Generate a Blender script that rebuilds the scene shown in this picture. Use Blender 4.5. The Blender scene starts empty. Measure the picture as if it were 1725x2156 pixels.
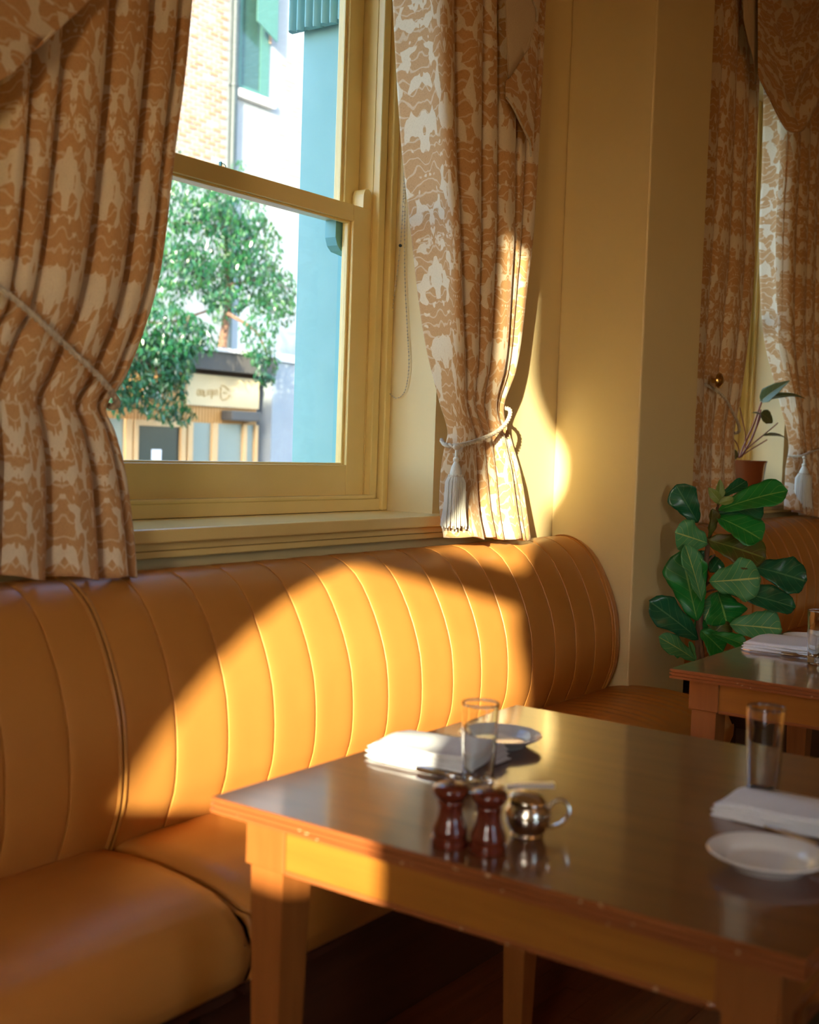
import bpy, bmesh, math, random
from mathutils import Vector, Matrix, noise
from math import sin, cos, pi, radians, sqrt, tan, atan2, degrees
random.seed(7)
SC = bpy.context.scene
COL = SC.collection

# ------------------------------------------------------------------ camera
CAM = Vector((0, 0, 1.27))
FPX = 2538.6
yaw, pitch, roll = radians(54.248), radians(-3.140), radians(1.9445)
fw = Vector((sin(yaw)*cos(pitch), cos(yaw)*cos(pitch), sin(pitch)))
r0 = Vector((cos(yaw), -sin(yaw), 0)); u0 = r0.cross(fw)
rt = r0*cos(roll) + u0*sin(roll); up = -r0*sin(roll) + u0*cos(roll)
cd = bpy.data.cameras.new('camera')
cd.sensor_fit = 'VERTICAL'; cd.sensor_height = 36.0; cd.lens = FPX/2156*36
cd.clip_start = 0.05; cd.clip_end = 200
cd.dof.use_dof = True; cd.dof.focus_distance = 3.7; cd.dof.aperture_fstop = 3.6
cam = bpy.data.objects.new('camera', cd); COL.objects.link(cam)
M3 = Matrix((rt, up, -fw)).transposed()
cam.matrix_world = Matrix.Translation(CAM) @ M3.to_4x4()
SC.camera = cam

def ray(px, py): return (px-862.5)/FPX*rt - (py-1078)/FPX*up + fw
def at_y(px, py, Y): d = ray(px, py); return CAM + d*((Y-CAM.y)/d.y)
def at_z(px, py, Z): d = ray(px, py); return CAM + d*((Z-CAM.z)/d.z)
def at_d(px, py, D): return CAM + ray(px, py)*D

# ------------------------------------------------------------------ sky, sun, exposure
SUND = Vector((1, .47, -.25)).normalized()          # travel direction of the sunlight
W = bpy.data.worlds.new('sky'); SC.world = W; W.use_nodes = True
nt = W.node_tree; bg = nt.nodes['Background']
sky = nt.nodes.new('ShaderNodeTexSky'); sky.sky_type = 'NISHITA'; sky.sun_disc = False
sky.sun_elevation = radians(22); sky.sun_rotation = atan2(-SUND.x, -SUND.y)
sky.air_density = 1.0; sky.dust_density = 1.2; sky.ozone_density = 2.5
nt.links.new(sky.outputs[0], bg.inputs[0]); bg.inputs[1].default_value = 1.38
sd = bpy.data.lights.new('sun', 'SUN'); sd.energy = 18.5; sd.angle = radians(0.6); sd.color = (1.0, .92, .68)
sun = bpy.data.objects.new('sun', sd); COL.objects.link(sun)
sun.rotation_euler = (-SUND).to_track_quat('Z', 'Y').to_euler(); sun.location = (-6, -4, 8)
def portal(name, loc, direction, sx, sy):
    l = bpy.data.lights.new(name, 'AREA'); l.shape = 'RECTANGLE'; l.size = sx; l.size_y = sy
    l.cycles.is_portal = True
    o = bpy.data.objects.new(name, l); COL.objects.link(o); o.location = loc
    o.rotation_euler = Vector(direction).to_track_quat('-Z', 'Y').to_euler()
portal('portal_1', (2.25, 2.62, 2.05), (0, -1, 0), 1.5, 2.0)
portal('portal_2', (5.38, 2.62, 2.05), (0, -1, 0), 1.4, 2.0)
portal('portal_3', (-.1, -4.2, 1.9), (0, 1, 0), 1.0, 1.2)
portal('portal_4', (-2.2, -.35, 2.32), (1, 0, 0), 1.2, 1.75)
vs = SC.view_settings
SC.display_settings.display_device = 'sRGB'
vs.view_transform = 'Standard'; vs.look = 'None'; vs.exposure = 0.0; vs.gamma = 1.0; vs.use_curve_mapping = False
SC.cycles.use_denoising = True
SC.cycles.max_bounces = 10; SC.cycles.diffuse_bounces = 4; SC.cycles.glossy_bounces = 3
SC.cycles.transmission_bounces = 9; SC.cycles.transparent_max_bounces = 8
SC.cycles.use_adaptive_sampling = True; SC.cycles.adaptive_threshold = .25; SC.cycles.adaptive_min_samples = 16
SC.cycles.sample_clamp_indirect = 6.0
SC.cycles.caustics_reflective = False; SC.cycles.caustics_refractive = False

# ------------------------------------------------------------------ materials
def mat(name, color=(.8, .8, .8), rough=.5, metal=0, spec=.5, coat=0, coat_rough=.1, trans=0, ior=1.45, sheen=0):
    m = bpy.data.materials.new(name); m.use_nodes = True
    b = m.node_tree.nodes['Principled BSDF']
    b.inputs['Base Color'].default_value = (*color, 1); b.inputs['Roughness'].default_value = rough
    b.inputs['Metallic'].default_value = metal; b.inputs['Specular IOR Level'].default_value = spec
    b.inputs['Coat Weight'].default_value = coat; b.inputs['Coat Roughness'].default_value = coat_rough
    b.inputs['Transmission Weight'].default_value = trans; b.inputs['IOR'].default_value = ior
    b.inputs['Sheen Weight'].default_value = sheen
    return m
def N(m, t): return m.node_tree.nodes.new(t)
def L(m, a, b): m.node_tree.links.new(a, b)
def bsdf(m): return m.node_tree.nodes['Principled BSDF']
def coords(m, kind='Object', scale=(1, 1, 1), rot=(0, 0, 0)):
    tc = N(m, 'ShaderNodeTexCoord'); mp = N(m, 'ShaderNodeMapping')
    mp.inputs['Scale'].default_value = scale; mp.inputs['Rotation'].default_value = rot
    L(m, tc.outputs[kind], mp.inputs['Vector']); return mp.outputs['Vector']
def noise_n(m, vec, scale, detail=3, rough=.5, dist=0):
    n = N(m, 'ShaderNodeTexNoise'); n.inputs['Scale'].default_value = scale; n.inputs['Detail'].default_value = detail
    n.inputs['Roughness'].default_value = rough; n.inputs['Distortion'].default_value = dist
    L(m, vec, n.inputs['Vector']); return n
def ramp(m, fac, stops):
    r = N(m, 'ShaderNodeValToRGB'); e = r.color_ramp.elements
    while len(e) > 1: e.remove(e[-1])
    e[0].position = stops[0][0]; e[0].color = (*stops[0][1], 1)
    for p, c in stops[1:]:
        x = e.new(p); x.color = (*c, 1)
    L(m, fac, r.inputs['Fac']); return r.outputs['Color']
def mathn(m, op, a, b=None, clamp=False):
    n = N(m, 'ShaderNodeMath'); n.operation = op; n.use_clamp = clamp
    for i, v in enumerate((a, b)):
        if v is None: continue
        if isinstance(v, (int, float)): n.inputs[i].default_value = v
        else: L(m, v, n.inputs[i])
    return n.outputs[0]
def mixc(m, fac, a, b):
    n = N(m, 'ShaderNodeMix'); n.data_type = 'RGBA'
    if isinstance(fac, (int, float)): n.inputs[0].default_value = fac
    else: L(m, fac, n.inputs[0])
    for i, v in ((6, a), (7, b)):
        if isinstance(v, tuple): n.inputs[i].default_value = (*v, 1)
        else: L(m, v, n.inputs[i])
    return n.outputs[2]
def bump(m, h, strength=.2, dist=.01):
    b = N(m, 'ShaderNodeBump'); b.inputs['Strength'].default_value = strength; b.inputs['Distance'].default_value = dist
    L(m, h, b.inputs['Height']); L(m, b.outputs[0], bsdf(m).inputs['Normal'])

def noisy(name, c1, c2, scale, rough=.5, stretch=(1, 1, 1), bmp=0, detail=4, **k):
    m = mat(name, c1, rough, **k); v = coords(m, 'Object', stretch)
    n = noise_n(m, v, scale, detail)
    L(m, ramp(m, n.outputs[0], [(.3, c1), (.7, c2)]), bsdf(m).inputs['Base Color'])
    if bmp: bump(m, n.outputs[0], bmp, .01)
    return m

M = {}
M['wall'] = noisy('wall_paint', (.78, .61, .29), (.81, .64, .32), 2.5, .42)
M['trim'] = noisy('trim_paint', (.85, .635, .235), (.88, .665, .265), 6, .24)
M['ceiling'] = mat('ceiling_paint', (.74, .60, .38), .7)
M['blue'] = noisy('blue_stucco', (.225, .465, .45), (.25, .495, .48), 9, .6, bmp=.25)
M['teal'] = mat('teal_paint', (.16, .46, .50), .5)
M['darkgap'] = mat('dark_gap', (.05, .05, .035), .7)

def leather():
    m = mat('tan_leather', (.56,.255,.055), .42, spec=.4)
    v = coords(m, 'Object'); n = noise_n(m, v, 3.0, 5, .6); n2 = noise_n(m, v, 420, 2, .6)
    n3 = noise_n(m, coords(m, 'Object', (14, 90, 90)), 1.0, 3)
    c = ramp(m, n.outputs[0], [(.3, (.53, .212, .042)), (.7, (.60, .248, .052))])
    L(m, c, bsdf(m).inputs['Base Color'])
    L(m, mathn(m, 'MULTIPLY_ADD', n.outputs[0], .16), bsdf(m).inputs['Roughness'])
    bsdf(m).inputs['Roughness'].default_value = .36
    for l in list(m.node_tree.links):
        if l.to_socket == bsdf(m).inputs['Roughness']: m.node_tree.links.remove(l)
    h = mathn(m, 'ADD', mathn(m, 'MULTIPLY', n2.outputs[0], .35), mathn(m, 'MULTIPLY', n3.outputs[0], .5))
    bump(m, h, .10, .004)
    return m
M['leather'] = leather()
M['piping'] = mat('leather_piping', (.50, .22, .048), .35)

def wood(name, c1, c2, c3, stretch, scale, rough, coat, coat_rough=.12, chips=False):
    m = mat(name, c1, rough, coat=coat, coat_rough=coat_rough)
    v = coords(m, 'Object', stretch)
    n = noise_n(m, v, scale, 6, .6, .6); n2 = noise_n(m, coords(m, 'Object'), 5, 3)
    c = ramp(m, n.outputs[0], [(.28, c1), (.5, c2), (.74, c3)])
    c = mixc(m, mathn(m, 'MULTIPLY', n2.outputs[0], .35), c, c1)
    if chips:
        n3 = noise_n(m, coords(m, 'Object'), 85, 2, .5)
        f = ramp(m, n3.outputs[0], [(.69, (0, 0, 0)), (.72, (1, 1, 1))])
        c = mixc(m, f, c, (.62, .38, .2))
    L(m, c, bsdf(m).inputs['Base Color'])
    if coat:
        n4 = noise_n(m, coords(m, 'Object'), 160, 2)
        b = N(m, 'ShaderNodeBump'); b.inputs['Strength'].default_value = .05; b.inputs['Distance'].default_value = .002
        L(m, n4.outputs[0], b.inputs['Height']); L(m, b.outputs[0], bsdf(m).inputs['Coat Normal'])
    return m
M['tabletop'] = wood('varnished_tabletop', (.105, .030, .006), (.15, .046, .009), (.19, .062, .013), (30, 2.2, 8), 1.0, .35, 1.0, .07)
M['tableedge'] = wood('worn_table_edge', (.25, .070, .018), (.30, .088, .023), (.34, .11, .03), (10, 3, 20), 1.0, .3, .8, .12, chips=True)
M['apron'] = wood('varnished_apron', (.29, .102, .012), (.36, .13, .016), (.42, .157, .02), (30, 3, 40), 1.0, .4, .35, .25)
M['leg'] = wood('varnished_leg', (.25, .076, .014), (.31, .098, .019), (.37, .12, .025), (40, 40, 3), 1.0, .4, .3, .25)
M['floor'] = wood('floorboard_varnish', (.11, .030, .009), (.16, .045, .012), (.21, .06, .016), (2, 40, 10), 1.0, .38, .3, .2)
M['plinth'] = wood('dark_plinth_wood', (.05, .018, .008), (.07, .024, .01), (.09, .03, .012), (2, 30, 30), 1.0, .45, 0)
M['millwood'] = mat('dark_mill_wood', (.13, .022, .010), .22, coat=.8, coat_rough=.06)
M['silver'] = mat('silver', (.74, .66, .54), .20, metal=1)
M['steel'] = mat('cutlery_steel', (.82, .82, .82), .15, metal=1)
M['spoonmetal'] = mat('brushed_silver', (.86, .87, .88), .38, metal=1)
M['brass'] = mat('brass', (.62, .40, .14), .28, metal=1)
M['porcelain'] = mat('white_porcelain', (.80, .79, .73), .12, coat=.4, coat_rough=.05)
M['linen'] = noisy('white_linen', (.80, .81, .80), (.86, .87, .86), 300, .85, bmp=.1)
M['rope'] = noisy('cream_rope', (.50, .42, .30), (.66, .58, .44), 90, .8)
M['tassel'] = noisy('cream_tassel', (.62, .58, .46), (.76, .72, .60), 60, .8, stretch=(6, 6, .3))
M['lining'] = noisy('dotted_lining', (.66, .50, .31), (.72, .56, .36), 260, .9)
M['terracotta'] = mat('brown_glazed_pot', (.26, .065, .02), .25, coat=.5)
M['darkpot'] = mat('dark_planter', (.17, .07, .03), .6)
M['soil'] = mat('potting_soil', (.03, .02, .012), .9)
M['bark'] = noisy('brown_bark', (.10, .05, .03), (.22, .12, .07), 60, .8, stretch=(1, 1, .3), bmp=.4)
M['petiole'] = mat('red_petiole', (.30, .10, .055), .4)
M['chairfabric'] = mat('dark_green_fabric', (.018, .03, .022), .8)
M['chain'] = mat('bead_chain', (.60, .50, .34), .3)

def glass_mat():
    m = mat('clear_glass', (.97, 1, .99), 0.0, trans=1, ior=1.48); return m
M['glass'] = glass_mat()
def pane_mat(name, tint=(1, 1, 1), refl=.04):
    m = bpy.data.materials.new(name); m.use_nodes = True; t = m.node_tree; t.nodes.clear()
    o = t.nodes.new('ShaderNodeOutputMaterial'); a = t.nodes.new('ShaderNodeBsdfTransparent'); g = t.nodes.new('ShaderNodeBsdfGlossy')
    a.inputs[0].default_value = (*tint, 1); g.inputs['Roughness'].default_value = .01
    x = t.nodes.new('ShaderNodeMixShader'); x.inputs[0].default_value = refl
    t.links.new(a.outputs[0], x.inputs[1]); t.links.new(g.outputs[0], x.inputs[2])
    t.links.new(x.outputs[0], o.inputs[0]); return m
M['pane'] = pane_mat('window_pane')

def damask():
    m = mat('damask_fabric', (.6, .35, .15), .82, sheen=.15)
    tc = N(m, 'ShaderNodeTexCoord'); sp = N(m, 'ShaderNodeSeparateXYZ'); L(m, tc.outputs['UV'], sp.inputs[0])
    u, v = sp.outputs[0], sp.outputs[1]
    row = mathn(m, 'FLOOR', mathn(m, 'DIVIDE', v, .62))
    us = mathn(m, 'ADD', u, mathn(m, 'MULTIPLY', row, .17))
    pu = mathn(m, 'PINGPONG', us, .17); pv = mathn(m, 'PINGPONG', v, .62)
    cb = N(m, 'ShaderNodeCombineXYZ'); L(m, pu, cb.inputs[0]); L(m, mathn(m, 'MULTIPLY', pv, .8), cb.inputs[1])
    big = noise_n(m, cb.outputs[0], 8.0, 2.2, .45, 1.8)
    sm = N(m, 'ShaderNodeTexVoronoi'); sm.feature = 'SMOOTH_F1'; sm.inputs['Scale'].default_value = 26
    sm.inputs['Smoothness'].default_value = .35
    dn = noise_n(m, cb.outputs[0], 18, 2)
    va = N(m, 'ShaderNodeVectorMath'); va.operation = 'MULTIPLY_ADD'; L(m, dn.outputs['Color'], va.inputs[0])
    va.inputs[1].default_value = (.05, .05, 0); L(m, cb.outputs[0], va.inputs[2]); L(m, va.outputs[0], sm.inputs['Vector'])
    f = mathn(m, 'ADD', big.outputs[0], mathn(m, 'MULTIPLY', mathn(m, 'SUBTRACT', sm.outputs[0], .38), .38))
    blob = ramp(m, f, [(.555, (0, 0, 0)), (.575, (1, 1, 1))])
    wv = N(m, 'ShaderNodeTexWave'); wv.wave_type = 'RINGS'; wv.inputs['Scale'].default_value = 13
    wv.inputs['Distortion'].default_value = 9; wv.inputs['Detail'].default_value = 1.0; wv.inputs['Detail Scale'].default_value = 1.3
    L(m, cb.outputs[0], wv.inputs['Vector'])
    lines = ramp(m, wv.outputs[0], [(.90, (0, 0, 0)), (.97, (.55, .55, .55))])
    fac = mathn(m, 'MAXIMUM', blob, lines)
    wc = N(m, 'ShaderNodeMapping'); L(m, tc.outputs['UV'], wc.inputs['Vector']); wc.inputs['Scale'].default_value = (900, 120, 1)
    weave = noise_n(m, wc.outputs[0], 1, 2); wc2 = N(m, 'ShaderNodeMapping'); L(m, tc.outputs['UV'], wc2.inputs['Vector']); wc2.inputs['Scale'].default_value = (120, 900, 1)
    weave2 = noise_n(m, wc2.outputs[0], 1, 2)
    wsum = mathn(m, 'ADD', weave.outputs[0], weave2.outputs[0])
    ctan = ramp(m, wsum, [(.7, (.44, .215, .070)), (1.3, (.60, .325, .125))])
    ccream = ramp(m, wsum, [(.7, (.66, .50, .31)), (1.3, (.78, .63, .42))])
    c = mixc(m, fac, ctan, ccream)
    L(m, c, bsdf(m).inputs['Base Color']); bump(m, wsum, .12, .002)
    return m
M['damask'] = damask()

def leaf_mat(name, c1, c2, vein, rough=.32, spec=.5):
    m = mat(name, c1, rough, spec=spec)
    tc = N(m, 'ShaderNodeTexCoord'); sp = N(m, 'ShaderNodeSeparateXYZ'); L(m, tc.outputs['UV'], sp.inputs[0])
    a = mathn(m, 'ABSOLUTE', mathn(m, 'SUBTRACT', sp.outputs[0], .5))
    mid = mathn(m, 'LESS_THAN', a, .022)
    t = mathn(m, 'MULTIPLY', mathn(m, 'SUBTRACT', sp.outputs[1], mathn(m, 'MULTIPLY', a, .55)), 6.0)
    s = mathn(m, 'ABSOLUTE', mathn(m, 'SUBTRACT', mathn(m, 'FRACT', t), .5))
    side = mathn(m, 'MULTIPLY', mathn(m, 'LESS_THAN', s, .03), .6)
    n = noise_n(m, coords(m, 'Object'), 14, 3)
    c = ramp(m, n.outputs[0], [(.35, c1), (.65, c2)])
    L(m, mixc(m, mathn(m, 'MAXIMUM', mid, side), c, vein), bsdf(m).inputs['Base Color'])
    bsdf(m).inputs['Subsurface Weight'].default_value = 0
    return m
M['leaf_a'] = leaf_mat('fig_leaf_green', (.010, .185, .028), (.018, .245, .042), (.18, .40, .08))
M['leaf_b'] = leaf_mat('fig_leaf_dark', (.009, .105, .046), (.016, .145, .06), (.09, .27, .11), .25)
M['leaf_c'] = leaf_mat('fig_leaf_pale', (.06, .27, .09), (.085, .32, .115), (.46, .56, .16), .45)
M['leaf_d'] = leaf_mat('fig_leaf_browning', (.06, .11, .015), (.11, .07, .012), (.22, .24, .05), .38)
M['leaf_e'] = leaf_mat('shoot_leaf', (.16, .25, .04), (.20, .28, .06), (.34, .40, .13), .4)
M['leaf_p'] = leaf_mat('philodendron_leaf', (.09, .13, .05), (.13, .15, .06), (.24, .22, .10), .35)

M['brick1'] = noisy('pale_brick', (.315, .175, .10), (.33, .195, .118), 8, .85)
M['brick2'] = noisy('buff_brick', (.32, .215, .145), (.335, .235, .165), 8, .85)
M['brick3'] = noisy('orange_brick', (.31, .15, .078), (.325, .165, .09), 8, .85)
M['mortar'] = noisy('pale_mortar', (.205, .23, .235), (.23, .255, .26), 5, .9)
M['render'] = noisy('white_render', (.235, .265, .275), (.26, .29, .30), 3, .9)
M['pipe'] = mat('grey_downpipe', (.028, .042, .043), .5)
M['greenglass'] = mat('green_tinted_glass', (.03, .075, .065), .12, spec=.5)
M['greenframe'] = mat('green_frame', (.05, .14, .115), .5)
M['shopwood'] = noisy('shop_oak', (.55, .33, .13), (.62, .39, .17), 12, .5, stretch=(10, 10, 1))
M['shopslat'] = mat('shop_slat_oak', (.50, .25, .07), .55)
M['shopsign'] = mat('cream_sign', (.62, .46, .24), .6)
M['signink'] = mat('tan_sign_lettering', (.46, .29, .10), .6)
M['shopglass'] = mat('shop_glass_dark', (.025, .04, .035), .08)
M['shopglass2'] = mat('shop_glass_pale', (.22, .26, .22), .12)
M['eave'] = mat('dark_eave', (.09, .08, .065), .7)
M['stone'] = noisy('grey_stone', (.55, .53, .48), (.66, .63, .58), 5, .9)
M['asphalt'] = noisy('street_asphalt', (.14, .14, .14), (.18, .18, .18), 20, .9)
M['treeleaf'] = mat('tree_leaf_glossy', (.055, .24, .055), .26, spec=.5)
_m = M['treeleaf']
_tn = N(_m, 'ShaderNodeTexNoise'); _tn.inputs['Scale'].default_value = 5; L(_m, coords(_m), _tn.inputs['Vector'])
L(_m, ramp(_m, _tn.outputs[0], [(.32, (.005, .055, .020)), (.55, (.014, .085, .024)), (.75, (.055, .12, .022))]), bsdf(_m).inputs['Base Color'])
def fill_mat():
    m = mat('fill_globe', (1, .8, .5), .4); b = bsdf(m)
    b.inputs['Emission Color'].default_value = (1, .45, .12, 1); b.inputs['Emission Strength'].default_value = FILL
    return m
FILL = 7.0  # glow of the globes added as warm room fill
M['fill_lamp'] = fill_mat()
M['poster'] = mat('street_paving', (.4, .38, .34), .9)

# ------------------------------------------------------------------ mesh helpers
def obj(name, bm, m, parent=None, smooth=False):
    bmesh.ops.recalc_face_normals(bm, faces=bm.faces[:])
    me = bpy.data.meshes.new(name); bm.to_mesh(me); bm.free()
    me.materials.append(M[m] if isinstance(m, str) else m)
    if smooth:
        for p in me.polygons: p.use_smooth = True
        me.set_sharp_from_angle(angle=radians(42))
    o = bpy.data.objects.new(name, me); COL.objects.link(o)
    if parent: o.parent = parent
    return o
def tag(o, label=None, cat=None, group=None, kind=None):
    if label: o['label'] = label
    if cat: o['category'] = cat
    if group: o['group'] = group
    if kind: o['kind'] = kind
    return o
def thing(name, label, cat, loc=(0, 0, 0), rz=0, group=None):
    o = bpy.data.objects.new(name, None); COL.objects.link(o); o.location = loc; o.rotation_euler = (0, 0, rz)
    o.empty_display_size = .05
    return tag(o, label, cat, group)
def struct_e(name):
    o = bpy.data.objects.new(name, None); COL.objects.link(o); o['kind'] = 'structure'; o.empty_display_size = .05; return o
def struct(name, bm, m, parent=None, smooth=False):
    o = obj(name, bm, m, parent, smooth)
    if not parent: o['kind'] = 'structure'
    return o
def copy_tree(o, parent=None):
    c = o.copy(); COL.objects.link(c)
    if parent: c.parent = parent
    for ch in o.children: copy_tree(ch, c)
    return c
def BM(): return bmesh.new()
def bx(bm, x0, x1, y0, y1, z0, z1, bev=0):
    vs = [bm.verts.new((x, y, z)) for x in (x0, x1) for y in (y0, y1) for z in (z0, z1)]
    fs = [bm.faces.new([vs[i] for i in f]) for f in ((0, 1, 3, 2), (4, 6, 7, 5), (0, 4, 5, 1), (2, 3, 7, 6), (0, 2, 6, 4), (1, 5, 7, 3))]
    if bev:
        es = list({e for f in fs for e in f.edges})
        bmesh.ops.bevel(bm, geom=es, offset=bev, segments=2, affect='EDGES', profile=.5)
    return bm
def box(*a, bev=0): return bx(BM(), *a, bev=bev)
def lathe(prof, seg=32, bm=None, c=(0, 0, 0)):
    bm = bm or BM(); rings = []
    for r, z in prof:
        if r < 1e-6: rings.append([bm.verts.new((c[0], c[1], c[2]+z))])
        else: rings.append([bm.verts.new((c[0]+r*cos(2*pi*i/seg), c[1]+r*sin(2*pi*i/seg), c[2]+z)) for i in range(seg)])
    for a, b in zip(rings, rings[1:]):
        for i in range(seg):
            j = (i+1) % seg
            if len(a) == 1 and len(b) == 1: continue
            if len(a) == 1: bm.faces.new((a[0], b[i], b[j]))
            elif len(b) == 1: bm.faces.new((a[i], b[0], a[j]))
            else: bm.faces.new((a[i], b[i], b[j], a[j]))
    return bm
def tube(pts, rad, seg=8, bm=None, closed=False, flat=1.0):
    bm = bm or BM(); pts = [Vector(p) for p in pts]; n = len(pts); rings = []
    prevn = None
    for i, p in enumerate(pts):
        a = pts[(i-1) % n] if (i > 0 or closed) else pts[i]; b = pts[(i+1) % n] if (i < n-1 or closed) else pts[i]
        t = (b-a).normalized()
        if prevn is None:
            prevn = t.orthogonal().normalized()
        nn = (prevn - t*prevn.dot(t)).normalized(); prevn = nn; bb = t.cross(nn)
        r = rad[i] if isinstance(rad, (list, tuple)) else rad
        rings.append([bm.verts.new(p + nn*(r*cos(2*pi*k/seg)) + bb*(r*flat*sin(2*pi*k/seg))) for k in range(seg)])
    m = n if closed else n-1
    for i in range(m):
        A, B = rings[i], rings[(i+1) % n]
        for k in range(seg):
            bm.faces.new((A[k], A[(k+1) % seg], B[(k+1) % seg], B[k]))
    if not closed:
        bm.faces.new(rings[0][::-1]); bm.faces.new(rings[-1])
    return bm
def catmull(pts, n=8):
    P = [Vector(p) for p in pts]; P = [P[0]*2-P[1]] + P + [P[-1]*2-P[-2]]; out = []
    for i in range(1, len(P)-2):
        for k in range(n):
            t = k/n; a, b, c, d = P[i-1], P[i], P[i+1], P[i+2]
            out.append(.5*((2*b)+(c-a)*t+(2*a-5*b+4*c-d)*t*t+(3*b-a-3*c+d)*t**3))
    out.append(P[-2]); return out
def interp(pts, x):
    pts = sorted(pts)
    if x <= pts[0][0]: return pts[0][1]
    for (a, b), (c, d) in zip(pts, pts[1:]):
        if x <= c: return b+(d-b)*(x-a)/(c-a)
    return pts[-1][1]
def sinterp(pts, x):      # smooth (Catmull-Rom style) interpolation
    pts = sorted(pts); n = len(pts)
    if x <= pts[0][0]: return pts[0][1]
    if x >= pts[-1][0]: return pts[-1][1]
    for i in range(n-1):
        if x <= pts[i+1][0]:
            x0, y0 = pts[i]; x1, y1 = pts[i+1]
            m0 = (y1-pts[i-1][1])/(x1-pts[i-1][0]) if i > 0 else (y1-y0)/(x1-x0)
            m1 = (pts[i+2][1]-y0)/(pts[i+2][0]-x0) if i < n-2 else (y1-y0)/(x1-x0)
            t = (x-x0)/(x1-x0); h = x1-x0
            return (2*t**3-3*t*t+1)*y0+(t**3-2*t*t+t)*h*m0+(-2*t**3+3*t*t)*y1+(t**3-t*t)*h*m1
def grid(nu, nv, fn, uvfn=None, name='m'):
    bm = BM(); uvl = bm.loops.layers.uv.new('UVMap'); V = []
    for j in range(nv+1): V.append([bm.verts.new(fn(i/nu, j/nv)) for i in range(nu+1)])
    for j in range(nv):
        for i in range(nu):
            f = bm.faces.new((V[j][i], V[j][i+1], V[j+1][i+1], V[j+1][i]))
            if uvfn:
                for l, (a, b) in zip(f.loops, ((i, j), (i+1, j), (i+1, j+1), (i, j+1))): l[uvl].uv = uvfn(a/nu, b/nv)
    return bm
def solidify(o, t, off=0):
    md = o.modifiers.new('thickness', 'SOLIDIFY'); md.thickness = t; md.offset = off; return o
def wall_openings(bm, axis, t0, t1, a0, a1, z0, z1, holes):
    """slab between t0..t1 on the other axis, from a0..a1 along, with rectangular holes (h0,h1,zb,zt)"""
    cur = a0
    def put(p, q, zb, zt):
        if q-p < 1e-4 or zt-zb < 1e-4: return
        if axis == 'x': bx(bm, p, q, t0, t1, zb, zt)
        else: bx(bm, t0, t1, p, q, zb, zt)
    for h0, h1, zb, zt in sorted(holes):
        put(cur, h0, z0, z1); put(h0, h1, z0, zb); put(h0, h1, zt, z1); cur = h1
    put(cur, a1, z0, z1); return bm

# ------------------------------------------------------------------ room shell
YW = 2.03                     # room face of the window wall
CEIL = 3.5
W1, W2 = (1.56, 2.935), (4.70, 6.015)
ZS, ZT = 1.03, 3.05
struct('wall_back', wall_openings(BM(), 'x', YW, 2.335, -2.15, 9.2, 0, CEIL, [(*W1, ZS, ZT), (*W2, ZS, ZT)]), 'wall')
struct('wall_exterior', wall_openings(BM(), 'x', 2.336, 2.60, -2.15, 9.2, -.65, CEIL+.1, [(W1[0]-.02, 2.95, 1.12, 3.0), (W2[0]-.02, W2[1]+.015, 1.12, 3.0)]), 'blue')
struct('wall_pillar', box(3.66, 4.13, 1.716, YW, 0, CEIL, bev=.006), 'wall')
XL = -2.0
SILL = 1.445
struct('wall_left', wall_openings(BM(), 'y', XL-.15, XL, -4.15, YW, 0, CEIL, [(-.95, .25, SILL, 3.20)]), 'wall')
struct('wall_rear', wall_openings(BM(), 'x', -4.15, -4.0, -2.15, 9.2, 0, CEIL, [(-.6, .4, 1.3, 2.5)]), 'wall')
struct('wall_right', box(9.05, 9.2, -4.0, YW, 0, CEIL), 'wall')
struct('ceiling', box(-2.15, 9.2, -4.15, 2.335, CEIL, CEIL+.1), 'ceiling')
# floor boards run along the window wall
fl = struct('floor', box(-2.15, 9.2, -4.15, 2.335, -.12, -.012), 'plinth')
pw = .0745
pm = None
for i in range(20):
    y1 = 1.527-i*pw
    if y1 < .25: break
    for k, (xa, xb) in enumerate(((.3, 2.9-.13*(i % 5)), (2.9-.13*(i % 5), 6.0))):
        obj('plank', box(xa+.0008, xb-.0008, y1-pw+.0008, y1-.0008, -.012, random.uniform(-.0008, 0)), 'floor', fl)
rest = obj('plank_field', wall_openings(BM(), 'x', -4.0, .25, -2.0, 9.05, -.012, -.0005, []), 'floor', fl); rest['kind'] = 'stuff'

# sun-side sash window in the left wall: frame bars
w3 = struct_e('window_3')
b = BM(); bx(b, XL-.12, XL-.07, -.95, .25, 2.09, 2.20); obj('meeting_rail', b, 'trim', w3)
obj('stile', box(XL-.12, XL-.07, -.95, -.90, SILL, 3.2), 'trim', w3); obj('stile', box(XL-.12, XL-.07, .2, .25, SILL, 3.2), 'trim', w3)
def side_curtain(edge, outer, inner_right, name, label):
    def fn(u, v):
        z = SILL-.25 + v*2.15
        e = sinterp(edge, z); y = outer + (e-outer)*u
        return (XL+.06+.02*sin(u*40), y, z)
    o = obj(name, grid(60, 60, fn, lambda u, v: (u*.9, v*2.1)), 'damask', None, True)
    solidify(o, .004); tag(o, label, 'curtain')
side_curtain([(1.2, .16), (1.445, .115), (1.485, .10), (1.795, -.01), (1.98, -.10), (2.12, -.22), (2.24, -.375), (2.4, -.43), (2.7, -.455), (3.2, -.47), (3.4, -.48)], .34, False, 'window_curtain', 'tied back damask curtain at the sunny side window behind the viewer')
side_curtain([(1.2, -.555), (1.6, -.555), (1.8, -.585), (2.0, -.55), (2.3, -.56), (2.44, -.572), (2.54, -.630), (2.66, -.628), (2.76, -.555), (2.86, -.512), (3.05, -.505), (3.4, -.505)], -1.05, True, 'window_curtain', 'second damask curtain at the sunny side window behind the viewer')

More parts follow.
